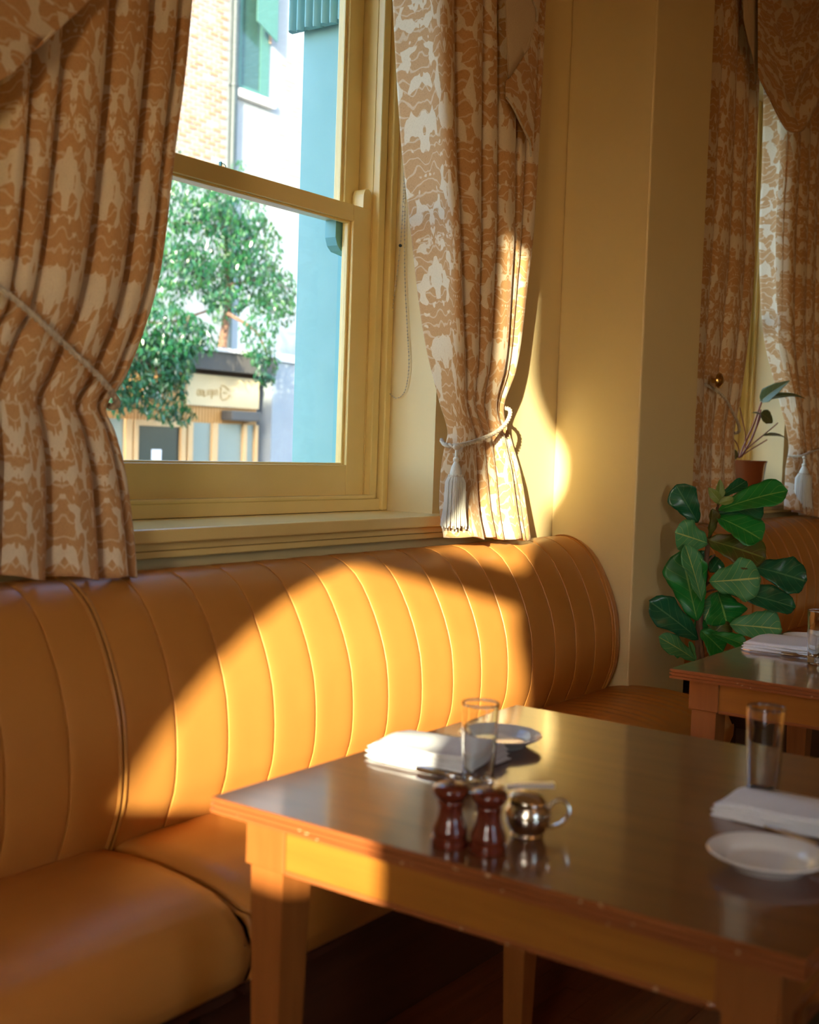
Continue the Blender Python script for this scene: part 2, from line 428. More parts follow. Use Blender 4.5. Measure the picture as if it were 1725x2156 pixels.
# ------------------------------------------------------------------ windows in view
def sash_window(name, x0, x1, full):
    """x0,x1: reveal; lower sash in front of the upper one"""
    w = struct_e(name)
    L0, L1 = x0+.068, x1-.068                      # sash outer edges
    gl0, gl1 = L0+.083, L1-.083
    # frame lining and stop beads, left and right and under
    for s in (0, 1):
        a = (x1-.028, x1) if s else (x0, x0+.028)
        obj('jamb_bead', box(a[0], a[1], 2.196, 2.335, 1.072, ZT, bev=.004), 'trim', w)
    for s in (0, 1):
        a = (x1-.066, x1-.034) if s else (x0+.034, x0+.066)
        obj('stop_bead', box(a[0], a[1], 2.214, 2.2395, 1.108, ZT, bev=.003), 'trim', w)
    for s in (0, 1):
        a = (x1-.034, x1-.0285) if s else (x0+.0285, x0+.034)
        obj('frame_gap', box(a[0], a[1], 2.228, 2.335, 1.072, ZT), 'darkgap', w)
    for s in (0, 1):
        a = (x1-.067, x1-.033) if s else (x0+.033, x0+.067)
        obj('pulley_stile', box(a[0], a[1], 2.2396, 2.334, 1.108, ZT), 'trim', w)
    obj('sub_sill', box(x0+.028, x1-.028, 2.205, 2.335, 1.072, 1.108, bev=.003), 'trim', w)
    obj('sill_bead', box(x0+.06, x1-.06, 2.198, 2.2395, 1.108, 1.119, bev=.004), 'trim', w)
    # lower sash
    b = BM(); bx(b, gl1, L1, 2.24, 2.284, 1.1165, 1.968, bev=.003); obj('stile', b, 'trim', w)
    b = BM(); bx(b, L0, gl0, 2.24, 2.284, 1.1165, 1.968, bev=.003); obj('stile', b, 'trim', w)
    b = BM(); bx(b, gl0, gl1, 2.2405, 2.284, 1.1165, 1.207, bev=.002); obj('bottom_rail', b, 'trim', w)
    b = BM(); bx(b, gl0, gl1, 2.2405, 2.284, 1.920, 1.968, bev=.002); obj('meeting_rail', b, 'trim', w)
    for a in ((gl0, gl0+.010, 1.207, 1.920), (gl1-.010, gl1, 1.207, 1.920), (gl0, gl1, 1.2005, 1.213), (gl0, gl1, 1.914, 1.921)):
        obj('glazing_bead', box(a[0], a[1], 2.252, 2.268, a[2], a[3], bev=.003), 'trim', w)
    obj('pane', box(gl0+.004, gl1-.004, 2.262, 2.2655, 1.205, 1.922), 'pane', w)
    for s in (0, 1):                                # sash horns standing on the meeting rail
        xa, xb = (L1-.040, L1-.002) if s else (L0+.002, L0+.040)
        prof = [(xa, 1.966), (xa, 1.990)] + [((xa+.019)-.019*cos(t), 1.999+.026*sin(t)) for t in [pi*k/10 for k in range(0, 11)]] + [(xb, 1.990), (xb, 1.966)]
        b = BM(); f = [b.verts.new((x, 2.241, z)) for x, z in prof]; g = [b.verts.new((x, 2.283, z)) for x, z in prof]
        b.faces.new(f[::-1]); b.faces.new(g)
        for i in range(len(prof)): b.faces.new((f[i], f[(i+1) % len(prof)], g[(i+1) % len(prof)], g[i]))
        obj('horn', b, 'trim', w)
    # upper sash
    ug0, ug1 = x0+.138, x1-.138
    for a in ((L0+.004, ug0), (ug1, L1-.004)):
        obj('upper_stile', box(a[0], a[1], 2.288, 2.332, 1.925, ZT-.02, bev=.003), 'trim', w)
    obj('upper_rail', box(ug0, ug1, 2.288, 2.332, 1.925, 1.972, bev=.002), 'trim', w)
    obj('upper_top_rail', box(ug0, ug1, 2.288, 2.332, 2.96, ZT-.02, bev=.002), 'trim', w)
    obj('upper_pane', box(ug0-.004, ug1+.004, 2.309, 2.3125, 1.97, 2.965), 'pane', w)
    for s in (0, 1):
        a = (ug1-.012, ug1-.002) if s else (ug0+.002, ug0+.012)
        obj('upper_glazing_bead', box(a[0], a[1], 2.296, 2.306, 1.97, 2.96, bev=.002), 'trim', w)
    for s in (0, 1):                                # horns hanging below the upper sash, outside the glass
        xa, xb = (ug1-.035, L1-.006) if s else (L0+.006, ug0+.035)
        prof = [(xa, 1.93), (xa, 1.875), (xa+.010, 1.852), (xa+.028, 1.838), (xb-.004, 1.83), (xb, 1.93)]
        if not s: prof = [(xa+xb-x, z) for x, z in prof][::-1]
        b = BM(); f = [b.verts.new((x, 2.290, z)) for x, z in prof]; g = [b.verts.new((x, 2.330, z)) for x, z in prof]
        b.faces.new(f[::-1]); b.faces.new(g)
        for i in range(len(prof)): b.faces.new((f[i], f[(i+1) % len(prof)], g[(i+1) % len(prof)], g[i]))
        obj('upper_horn', b, 'teal', w)
    if full:                                        # sash lift catch on the meeting rail
        c = at_y(470, 350, 2.262)
        b = BM(); bx(b, c.x-.012, c.x-.008, c.y-.004, c.y+.004, 1.968, 1.984)
        tube([(c.x-.008, c.y, 1.981), (c.x+.004, c.y, 1.981), (c.x+.009, c.y, 1.977), (c.x+.009, c.y, 1.968)], .0012, 6, b)
        obj('catch', b, 'teal', w)
    # outside stop, blue
    obj('outer_stop', box(x1-.055, x1-.01, 2.337, 2.375, 1.1, 3.0), 'teal', w)
    obj('outer_stop', box(x0+.01, x0+.055, 2.337, 2.375, 1.1, 3.0), 'teal', w)
    obj('outer_sill', box(x0-.02, x1+.014, 2.337, 2.66, 1.09, 1.13, bev=.004), 'shopwood', w)
    return w
sash_window('window_1', *W1, True)
sash_window('window_2', *W2, False)
# sill boards with stepped aprons
def sill(name, x0, x1):
    t = struct_e(name)
    obj('sill_board', box(x0-.10, x1+.085, 1.955, YW+.001, 1.041, 1.072, bev=.004), 'trim', t)
    obj('sill_reveal', box(x0, x1, YW-.001, 2.205, 1.0405, 1.0715), 'trim', t)
    obj('apron_step', box(x0-.09, x1+.085, 1.985, YW, 1.021, 1.039, bev=.003), 'trim', t)
    obj('apron_step', box(x0-.09, x1+.11, 1.992, YW, 1.003, 1.0195, bev=.003), 'trim', t)
    obj('apron_back', box(x0-.08, x1+.075, 2.012, YW, 1.005, 1.041), 'trim', t)
sill('trim_1', *W1); sill('trim_2', *W2)
# fluted corbel on the blue outer reveal
cb = struct_e('trim_3')
obj('corbel_block', box(2.915, 2.95, 2.40, 2.625, 2.575, 3.0, bev=.004), 'blue', cb)
for k in range(7):
    y0 = 2.40+k*.0335
    prof = [(2.915-.017*sin(pi*i/6), y0+.0025+.0285*i/6) for i in range(7)]
    b = BM(); lo = [b.verts.new((x, y, 2.565-.004*(k % 2))) for x, y in prof]; hi = [b.verts.new((x, y, 3.0)) for x, y in prof]
    lo2 = [b.verts.new((2.93, prof[0][1], 2.565)), b.verts.new((2.93, prof[-1][1], 2.565))]
    for i in range(6): b.faces.new((lo[i], lo[i+1], hi[i+1], hi[i]))
    b.faces.new(lo+[lo2[1], lo2[0]])
    obj('flute', b, 'blue', cb, True)

# roller blind bead chain on the right reveal
def chain():
    t = thing('blind_chain', 'beaded roller blind cord looping down the bright window reveal', 'blind cord', (2.92, 2.1, 1.4))
    x = 2.928
    def P(px, py): d = ray(px, py); p = CAM + d*((x-CAM.x)/d.x); return Vector((x, p.y, p.z))
    pts = [P(*q) for q in ((858, -60), (855, 200), (850, 400), (843, 517), (828, 640), (818, 720), (814, 780), (820, 825), (836, 838), (853, 822), (861, 770), (858, 700), (853, 600), (852, 500), (853, 400), (857, 200), (862, -60))]
    cv = catmull(pts, 24); b = BM()
    acc = 0; last = cv[0]; beads = [cv[0]]
    for p in cv[1:]:
        acc += (p-last).length; last = p
        if acc >= .0078: beads.append(p); acc = 0
    for p in beads:
        bmesh.ops.create_icosphere(b, subdivisions=1, radius=.0028, matrix=Matrix.Translation(p - t.location))
    o = obj('beads', b, 'chain', t, True); o['kind'] = 'stuff'
    obj('cord', tube([p - t.location for p in cv], .0008, 5), 'chain', t)
    c = P(843, 517)
    b = BM(); bmesh.ops.create_icosphere(b, subdivisions=2, radius=.005, matrix=Matrix.Translation(c - t.location)); obj('stopper', b, 'pipe', t, True)
chain()

# ------------------------------------------------------------------ channelled leather benches
BP = [(1.975, .972), (1.955, .983), (1.929, .986), (1.905, .983), (1.884, .976), (1.862, .963), (1.843, .949), (1.820, .923), (1.800, .893), (1.780, .857), (1.762, .818), (1.748, .780), (1.737, .741), (1.731, .700), (1.728, .662), (1.7275, .630), (1.729, .598), (1.733, .572), (1.740, .549), (1.750, .520), (1.760, .497), (1.775, .470)]
BN = []
for i, (y, z) in enumerate(BP):
    a = BP[max(0, i-1)]; c = BP[min(len(BP)-1, i+1)]
    ty, tz = c[0]-a[0], c[1]-a[1]; l = math.hypot(ty, tz); BN.append((tz/l, -ty/l))
def channel(x0, x1, ox, parent, endr=None, deep=1.0):
    nu = 22
    def fn(u, v):
        u = .5-.5*cos(pi*u)
        k = v*(len(BP)-1); i = min(int(k), len(BP)-2); t = k-i
        y = BP[i][0]*(1-t)+BP[i+1][0]*t; z = BP[i][1]*(1-t)+BP[i+1][1]*t
        ny = BN[i][0]*(1-t)+BN[i+1][0]*t; nz = BN[i][1]*(1-t)+BN[i+1][1]*t
        s = abs(2*u-1)
        d = .0030*(1-s**6) - (.0065*deep*max(0, (s-1+.045*deep)/(.045*deep))**1.6)
        if endr:
            q = u*endr[0]                               # quarter round at the free end
            d -= endr[1]*(1-sqrt(max(0, 1-q*q)))
        return (x0+(x1-x0)*u-ox, y+ny*d, z+nz*d)
    bm = grid(nu, (len(BP)-1)*2, fn)
    o = obj('channel', bm, 'leather', parent, True); return o
def bench_module(name, label, seams, x_end=None, seat=(0, 1), back_pipe=None, wrinkle=False, deep=1.0):
    X0, X1 = seams[0], seams[-1]
    t = thing(name, label, 'bench', ((X0+X1)/2, 1.7, 0)); t.location.y = 0
    ox = t.location.x
    for a, b in zip(seams, seams[1:]):
        channel(a, b, ox, t, None, deep)
    if x_end:
        channel(X1, x_end, ox, t, (.98, .05))
        # piping just before the rounded end
        ps = [(X1+.012-ox, y+ny*.004, z+nz*.004) for (y, z), (ny, nz) in zip(BP, BN)]
        obj('piping', tube(catmull(ps, 2), .0028, 6), 'piping', t, True)
    if back_pipe:
        ps = [(back_pipe-ox, y+ny*.001, z+nz*.001) for (y, z), (ny, nz) in zip(BP, BN)]
        obj('piping', tube(catmull(ps, 2), .0045, 8), 'piping', t, True)
    # core behind the upholstery
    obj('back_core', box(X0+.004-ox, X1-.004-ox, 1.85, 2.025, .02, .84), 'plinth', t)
    # seat cushion
    s0, s1 = seat
    SP = [(1.82, .455), (1.80, .478), (1.775, .492), (1.74, .500), (1.68, .505), (1.60, .505), (1.52, .499), (1.46, .488), (1.42, .474), (1.395, .455), (1.382, .43), (1.376, .40), (1.378, .37), (1.39, .34), (1.41, .325)]
    nx = 90 if wrinkle else 40
    def fn(u, v):
        x = s0+(s1-s0)*u; k = v*(len(SP)-1); i = min(int(k), len(SP)-2); f = k-i
        y = SP[i][0]*(1-f)+SP[i+1][0]*f; z = SP[i][1]*(1-f)+SP[i+1][1]*f
        e = min(x-s0, s1-x); rad = .05
        drop = 0
        if e < rad: drop = .028*(1-sqrt(max(0, 1-((rad-e)/rad)**2)))
        if wrinkle and x > 3.60: drop += .05*((x-3.60)/.24)**2
        k2 = max(0, min(1, 1-abs(y-1.58)/.2))
        z2 = z-drop*(1 if v < .75 else .3)
        y2 = y+drop*.6*(1 if v > .5 else 0)
        if wrinkle:
            mk = max(0, min(1, (x-3.0)/.25))*max(0, min(1, (3.86-x)/.1))*k2
            xx = x+.10*(y-1.55)+.35*(y-1.55)**2
            z2 += .0035*mk*sin(2*pi*xx/.05)*(.6+.4*sin(xx*31))
        else:
            z2 += .0016*k2*noise.noise((x*2.0, y*22.0, 3.1))
        return (x-ox, y2, z2)
    obj('seat_cushion', grid(nx if not wrinkle else 260, 42, fn), 'leather', t, True)
    # seat welt at both ends
    for xs in ((s0+.004,) if wrinkle else (s0+.004, s1-.004)):
        ps = [(xs-ox, y+.002, z-.024 if i < 9 else z-.006) for i, (y, z) in enumerate(SP[:12])]
        obj('seat_piping', tube(catmull(ps, 2), .0035, 6), 'piping', t, True)
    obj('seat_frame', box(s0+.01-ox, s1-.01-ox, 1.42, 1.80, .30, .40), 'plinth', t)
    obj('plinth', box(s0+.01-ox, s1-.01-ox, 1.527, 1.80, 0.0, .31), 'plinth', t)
    return t
seA = [.29+.1217*i for i in range(10)] + [1.505]
seA = [.33, .46, .59, .72, .852, .984, 1.117, 1.249, 1.385, 1.503]
bench_module('banquette', 'tan leather banquette module at the left, left of the thick dark seam', seA, seat=(.33, 1.508), back_pipe=1.5005)
seB = [1.511, 1.643, 1.787, 1.928, 2.066, 2.200, 2.338, 2.480, 2.622, 2.760, 2.899, 3.036, 3.172, 3.304, 3.432, 3.555]
bench_module('banquette', 'long sunlit tan leather banquette with channelled back below the large window', seB, x_end=3.655, seat=(1.516, 3.83), back_pipe=1.5135, wrinkle=True)
seC = [4.15+.138*i for i in range(19)]
bench_module('banquette', 'shaded tan leather banquette behind the fig plant under the far window', seC, seat=(4.16, 6.63), deep=2.4)

# ------------------------------------------------------------------ curtains
def curtain(name, label, eL, eR, ztop, zbot, y0, creases, amp, group=None, u_shift=0, hem=None, fabw=1.35, nu=220, nv=150, amp_z=None, seed=1, lead=None):
    """eL,eR: X of the two edges as (z,x); creases: (u, depth) where the cloth dives back"""
    cs = [0.0]+[c for c in creases]+[1.0]
    def fold(u):
        for i in range(len(cs)-1):
            if u <= cs[i+1]+1e-9:
                t = (u-cs[i])/(cs[i+1]-cs[i]); w = (cs[i+1]-cs[i])
                s = abs(2*t-1)
                return (1-s**3.2)*min(1, .45+w*3.2), i
        return 0, 0
    def fn(u, v):
        z = ztop+(zbot-ztop)*v
        a = sinterp(eL, z); b = sinterp(eR, z)
        w = u + .010*sin(z*3.1+u*9+seed)*(1-abs(2*u-1))
        f, i = fold(min(1, max(0, w)))
        am = amp*(sinterp(amp_z, z) if amp_z else 1)
        x = a+(b-a)*u
        y = y0-am*f-.006*sin(z*2.3+i*1.7); yb = y
        y -= .042*max(0, min(1, (1.16-z)/.14)); x *= y/yb
        if lead and u < lead[0]:
            yo = y; y += lead[1]*(1-sin(pi/2*u/lead[0]))*max(0, min(1, (z-1.24)/.6)); x *= y/yo
        zz = z
        if v > .999 or True:
            if hem: zz = z + hem(u)*max(0, (v-.6)/.4)
        zz += .004*sin(u*21+seed)*v
        return (x, y, zz)
    def uv(u, v): return (u_shift+u*fabw, ztop+(zbot-ztop)*v)
    bm = grid(nu, nv, fn, uv)
    o = obj(name, bm, 'damask', None, True); solidify(o, .004, 0)
    return tag(o, label, 'curtain', group)
YC = 1.945
eL_R = [(2.75, 1.85), (2.19, 1.806), (2.04, 1.794), (1.868, 1.772), (1.627, 1.746), (1.505, 1.712), (1.394, 1.664), (1.334, 1.617), (1.287, 1.640), (1.21, 1.665), (1.092, 1.686), (.967, 1.700)]
eL_L = [(2.75, 1.40), (1.911, 1.376), (1.5, 1.34), (1.45, 1.31), (1.34, 1.28), (1.2, 1.27), (.97, 1.24)]
curtain('curtain', 'tan damask curtain at the left edge, tied back over the leather bench', eL_L, eL_R, 2.75, .998, YC, (.10, .24, .50, .76, .92), .065, u_shift=.11, hem=lambda u: .018-.030*u, seed=2, amp_z=[(.97, 1.15), (1.2, .9), (1.36, .7), (1.6, .9), (2.2, 1.0)])
eR_L = [(2.9, 2.50), (2.429, 2.566), (2.135, 2.615), (1.896, 2.672), (1.585, 2.747), (1.392, 2.830), (1.306, 2.874), (1.24, 2.855), (1.191, 2.845), (1.082, 2.842), (1.0, 2.868)]
eR_R = [(2.9, 3.272), (2.216, 3.262), (1.925, 3.253), (1.777, 3.235), (1.512, 3.198), (1.393, 3.147), (1.293, 3.201), (1.191, 3.251), (.995, 3.310)]
curtain('curtain', 'tan damask curtain hanging beside the pillar, sunlit below its rope tieback', eR_L, eR_R, 2.9, .998, YC, (.36, .50, .62, .80, .90), .062, u_shift=.42, hem=lambda u: .022-.026*u, seed=5, lead=(.27, .13), amp_z=[(.97, 1.15), (1.2, .85), (1.36, .6), (1.6, .9), (2.2, 1.0)])
c2L = [(3.4, 4.58), (1.6, 4.60), (1.4, 4.62), (1.0, 4.55)]
c2R = [(3.4, 5.10), (2.43, 5.147), (2.02, 5.175), (1.605, 5.116), (1.45, 5.06), (1.376, 5.03), (1.29, 5.045), (1.0, 5.08)]
curtain('curtain', 'shadowed damask curtain against the right side of the pillar', c2L, c2R, 3.4, 1.0, YC, (.18, .50, .78), .05, u_shift=.77, seed=9, amp_z=[(.97, 1.1), (1.36, .7), (2.2, 1.0)])
c3L = [(3.4, 5.20), (2.704, 5.287), (2.252, 5.321), (1.842, 5.443), (1.529, 5.686), (1.40, 5.79), (1.30, 5.835), (1.2, 5.80), (1.03, 5.80)]
c3R = [(3.4, 6.62), (1.6, 6.58), (1.38, 6.50), (1.2, 6.58), (1.0, 6.64)]
curtain('curtain', 'damask curtain at the right edge, glowing along its window side', c3L, c3R, 3.4, 1.0, YC, (.16, .28, .40, .52, .66, .84), .065, u_shift=.2, fabw=2.0, seed=12, lead=(.22, .12), hem=lambda u: .03-.06*min(1, u*1.8), amp_z=[(.97, 1.1), (1.36, .75), (2.2, 1.0)])

def rope(path, parent, org, r=.0042, pitch=.028):
    cv = catmull(path, 14); b = BM(); s = 0
    for k in range(2):
        pts = []; s = 0; prev = cv[0]; nrm = None
        for i, p in enumerate(cv):
            s += (p-prev).length; prev = p
            t = (cv[min(i+1, len(cv)-1)]-cv[max(i-1, 0)]).normalized()
            if nrm is None: nrm = t.orthogonal().normalized()
            nrm = (nrm-t*nrm.dot(t)).normalized(); bn = t.cross(nrm); a = 2*pi*s/pitch+k*pi
            pts.append(p+(nrm*cos(a)+bn*sin(a))*r*.75-org)
        tube(pts, r, 7, b)
    return obj('rope', b, 'rope', parent, True)
def tassel(c, h, r, parent, org):
    c = c-org
    hd = obj('tassel_head', lathe([(0, 0), (r*.16, -.002), (r*.14, -.024), (r*.30, -.028), (r*.30, -.034), (r*.22, -.038), (r*.42, -.052), (r*.56, -.070), (r*.46, -.078), (r*.3, -.08)], 20, None, c), 'tassel', parent, True)
    zt = -.074
    ring = [(c.x+r*.60*cos(2*pi*k/24), c.y+r*.60*sin(2*pi*k/24), c.z+zt-.004+.002*sin(k*2.6)) for k in range(24)]
    obj('tassel_ruff', tube(ring, r*.13, 8, None, True), 'rope', hd, True)
    b = BM(); n = 34
    for k in range(n):                                # fringe strands
        a = 2*pi*k/n+random.uniform(-.05, .05); rr = r*(.98+.14*random.random()); zl = -h*(1-.05*random.random())
        ca, sa = cos(a), sin(a); w = r*.078
        pts = [(c.x+ca*r*.58, c.y+sa*r*.58, c.z+zt), (c.x+ca*r*.90, c.y+sa*r*.90, c.z+zt-.022), (c.x+ca*r*.95, c.y+sa*r*.95, c.z-h*.7), (c.x+ca*rr*1.08, c.y+sa*rr*1.08, c.z+zl)]
        tube(pts, [w*.8, w, w, w*1.1], 6, b)
    lathe([(r*.4, zt), (r*.74, zt-.022), (r*.80, -h*.7), (r*.84, -h*.9), (0, -h*.9)], 24, b, c)
    f = obj('tassel_fringe', b, 'tassel', hd, True); f['kind'] = 'stuff'
    return hd
def tieback(label, path, tassel_at=None, knob=None, th=.19, tr=.031):
    o = Vector(path[0]); t = thing('curtain_tieback', label, 'tieback', o)
    rope([Vector(p) for p in path], t, o)
    if tassel_at is not None:
        ta = Vector(tassel_at); hd = tassel(ta, th, tr, t, o)
        kb = BM(); bmesh.ops.create_uvsphere(kb, u_segments=14, v_segments=8, radius=.011, matrix=Matrix.Translation(ta-o+Vector((0, 0, .003))) @ Matrix.Diagonal((1.2, 1, .8, 1)))
        obj('knot', kb, 'rope', t, True)
    if knob is not None:
        k = Vector(knob)-o
        b = BM(); lathe([(0, -.03), (.010, -.03), (.010, -.008), (.028, -.006), (.032, 0), (.030, .006), (.020, .010), (.016, .014), (0, .016)], 24, b)
        bmesh.ops.rotate(b, verts=b.verts[:], cent=(0, 0, 0), matrix=Matrix.Rotation(pi/2, 3, 'X')); bmesh.ops.translate(b, verts=b.verts[:], vec=k)
        obj('holdback_knob', b, 'brass', t, True)
YR = 1.868
tieback('twisted cream rope tieback slanting across the curtain at the left edge', [(1.16, 2.0, 1.66), (1.26, 1.90, 1.575), (1.372, YR-.004, 1.497), (1.46, YR-.004, 1.44), (1.55, YR, 1.382), (1.60, 1.883, 1.348), (1.624, 1.905, 1.333), (1.62, 1.95, 1.34), (1.45, 1.985, 1.45)])
tieback('cream rope tieback with long tassel on the sunlit curtain beside the pillar', [(3.08, 1.995, 1.39), (3.14, 1.975, 1.395), (3.162, 1.935, 1.396), (3.140, 1.898, 1.385), (3.095, 1.880, 1.352), (3.03, 1.872, 1.322), (2.95, 1.868, 1.300), (2.86, 1.862, 1.283), (2.805, 1.868, 1.275), (2.80, 1.90, 1.277), (2.86, 1.955, 1.29)], tassel_at=(2.790, 1.855, 1.268), th=.225, tr=.030)
tieback('rope tieback hooked on a brass knob at the shadowed curtain', [(4.70, 1.975, 1.58), (4.71, 1.90, 1.55), (4.78, 1.868, 1.51), (4.88, 1.868, 1.455), (4.97, 1.874, 1.405), (5.03, 1.90, 1.375), (5.03, 1.96, 1.375)], knob=(4.695, 1.86, 1.575))
tieback('rope tieback with pale tassel on the curtain at the right edge', [(6.60, 2.0, 1.46), (6.50, 1.90, 1.41), (6.3, 1.865, 1.36), (6.1, 1.862, 1.33), (5.9, 1.860, 1.305), (5.80, 1.868, 1.285), (5.79, 1.93, 1.285)], tassel_at=(5.775, 1.845, 1.275), th=.24, tr=.040)

# pelmet swags and tails at the tops of the curtains
def poly_cloth(name, pxs, Y, m, label, cat, curve=.02, parent=None, thick=.004, n=16):
    """closed outline given as points on plane Y, filled and gently bowed"""
    P = [at_y(x, y, Y) for x, y in pxs]
    b = BM(); vs = [b.verts.new(p) for p in P]; f = b.faces.new(vs)
    bmesh.ops.triangulate(b, faces=[f])
    for _ in range(3): bmesh.ops.subdivide_edges(b, edges=b.edges[:], cuts=1, use_grid_fill=True)
    xs = [p.x for p in P]; x0, x1 = min(xs), max(xs)
    uvl = b.loops.layers.uv.new('UVMap')
    for v in b.verts: v.co.y -= curve*sin(pi*(v.co.x-x0)/(x1-x0))
    for fc in b.faces:
        for l in fc.loops: l[uvl].uv = (l.vert.co.x*1.1+l.vert.co.z*.4, l.vert.co.z)
    o = obj(name, b, m, parent, True); solidify(o, thick)
    if label: tag(o, label, cat)
    return o
poly_cloth('curtain_swag', [(-120, -60), (245, -60), (185, 0), (100, 66), (55, 115), (20, 155), (-20, 180), (-120, 215)], 1.852, 'damask', 'edge of a damask swag crossing the top left corner of the curtain', 'swag', .012)
t = thing('curtain_tail', 'gathered damask tail with pale dotted lining hanging beside the pillar', 'swag', (0, 0, 0))
poly_cloth('lining_fold', [(1062, -60), (1142, -60), (1137, 0), (1131, 45), (1118, 66), (1109, 105), (1098, 118), (1069, 166), (1066, 60)], 1.866, 'lining', None, None, .006, t)
poly_cloth('tail_fold', [(1069, 166), (1098, 118), (1109, 105), (1120, 60), (1134, -60), (1134, 40), (1127, 180), (1122, 318), (1113, 298), (1090, 250), (1066, 205), (1065, 170)], 1.870, 'damask', None, None, .004, t)
ps = [at_y(x, y, 1.862) for x, y in ((1066, 205), (1078, 222), (1092, 250), (1108, 282), (1116, 300), (1118, 330))]
obj('tail_piping', tube(catmull(ps, 5), .0032, 7), 'rope', t, True)
ps = [at_y(x, y, 1.857) for x, y in ((1118, -40), (1122, 0), (1130, 20), (1131, 45))]
obj('tail_piping', tube(catmull(ps, 5), .0032, 7), 'rope', t, True)
# large draped swag over the far window
def swag():
    Y = 1.83
    hem = [(0, 160), (.10, 205), (.22, 250), (.34, 281), (.48, 276), (.66, 250), (.85, 222), (1, 205)]
    def fn(u, v):
        px = 1597+u*140; py = -60+v*(sinterp(hem, u)+60)
        p = at_y(px, py, Y)
        ph = (v*1.25-.55*(1-abs(u-.4)*.9)**2 - .4*u)*2*pi*2.4
        k = max(0, min(1, u*2.2)); d = .035*k*(.5+.5*sin(ph))**1.5*(.35+u)
        p.y -= d + .04*sin(pi*min(1, u))*v; return p
    o = obj('curtain_swag', grid(70, 90, fn, lambda u, v: (u*.75+.3*v, 2+v*.9)), 'damask', None, True); solidify(o, .005)
    tag(o, 'large damask swag with deep drooping folds over the far window', 'swag')
swag()
t = thing('curtain_tail', 'narrow pale lined tail beside the big swag at the far window', 'swag')
poly_cloth('lining_fold', [(1563, -60), (1602, -60), (1598, 60), (1594, 150), (1590, 178), (1586, 135), (1572, 90), (1564, 40)], 1.86, 'lining', None, None, .01, t)

# ------------------------------------------------------------------ dining tables
def make_table(loc):
    t = thing('dining_table', '', 'table', loc)
    S = .434; Z = .75
    # moulded edge: stacked profile around the square
    prof = [(0, .7285), (.0, .735), (-.003, .7362), (-.003, .7378), (0, .739), (0, .7438), (-.003, .745), (-.003, .7464), (0, .7476), (0, .7505), (-.002, .752)]
    prof = [(-.006, .7255), (0, .7268), (0, .7322), (-.0035, .7332), (-.0035, .7352), (0, .7362), (0, .7404), (-.0035, .7414), (-.0035, .7434), (0, .7444), (0, .7485), (-.0015, .7498)]
    b = BM(); rings = []
    for dx, z in prof:
        s = S+dx; rings.append([b.verts.new((x*s, y*s, z)) for x, y in ((1, 1), (-1, 1), (-1, -1), (1, -1))])
    for A, B in zip(rings, rings[1:]):
        for i in range(4): b.faces.new((A[i], A[(i+1) % 4], B[(i+1) % 4], B[i]))
    b.faces.new(rings[0])
    obj('edge_moulding', b, 'tableedge', t)
    obj('table_top', box(-S+.0015, S-.0015, -S+.0015, S-.0015, .7450, Z, bev=.0008), 'tabletop', t)
    A0 = S-.041
    for k in range(4):                                  # aprons with a bead below
        b = BM(); bx(b, -A0+.0715, A0-.0715, -A0, -A0+.022, .655, .7262); bmesh.ops.rotate(b, verts=b.verts[:], cent=(0, 0, 0), matrix=Matrix.Rotation(k*pi/2, 3, 'Z'))
        a = obj('apron', b, 'apron', t)
        b = BM(); bx(b, -A0+.0715, A0-.0715, -A0-.003, -A0+.012, .6485, .656, bev=.002); bmesh.ops.rotate(b, verts=b.verts[:], cent=(0, 0, 0), matrix=Matrix.Rotation(k*pi/2, 3, 'Z'))
        obj('apron_bead', b, 'tableedge', a)
    for sx in (-1, 1):
        for sy in (-1, 1):
            c = A0-.0335
            b = BM(); bx(b, c-.0375, c+.0375, c-.0375, c+.0375, .6505, .7262, bev=.002)
            lo = [(.031, .6505), (.031, .59), (.020, .10)]
            rg = []
            for h, z in lo:
                rg.append([b.verts.new((c+x*h, c+y*h, z)) for x, y in ((1, 1), (-1, 1), (-1, -1), (1, -1))])
            for P, Q in zip(rg, rg[1:]):
                for i in range(4): b.faces.new((P[i], P[(i+1) % 4], Q[(i+1) % 4], Q[i]))
            b.faces.new(rg[-1])
            bmesh.ops.scale(b, verts=b.verts[:], vec=(sx, sy, 1))
            lg = obj('leg', b, 'leg', t)
            b = BM(); bx(b, c-.021, c+.021, c-.021, c+.021, .092, .104, bev=.002)
            rg = [[b.verts.new((c+x*h, c+y*h, z)) for x, y in ((1, 1), (-1, 1), (-1, -1), (1, -1))] for h, z in ((.0195, .093), (.016, 0))]
            for i in range(4): b.faces.new((rg[0][i], rg[0][(i+1) % 4], rg[1][(i+1) % 4], rg[1][i]))
            b.faces.new(rg[1]); bmesh.ops.scale(b, verts=b.verts[:], vec=(sx, sy, 1))
            obj('foot', b, 'leg', lg)
    return t
T1 = make_table((1.679, .802, 0)); T1['label'] = 'square dark varnished wooden table with pepper mills in the foreground'
T2 = copy_tree(T1); T2.location = (3.180, .745, 0); T2['label'] = 'square wooden table behind, beside the fiddle leaf fig'

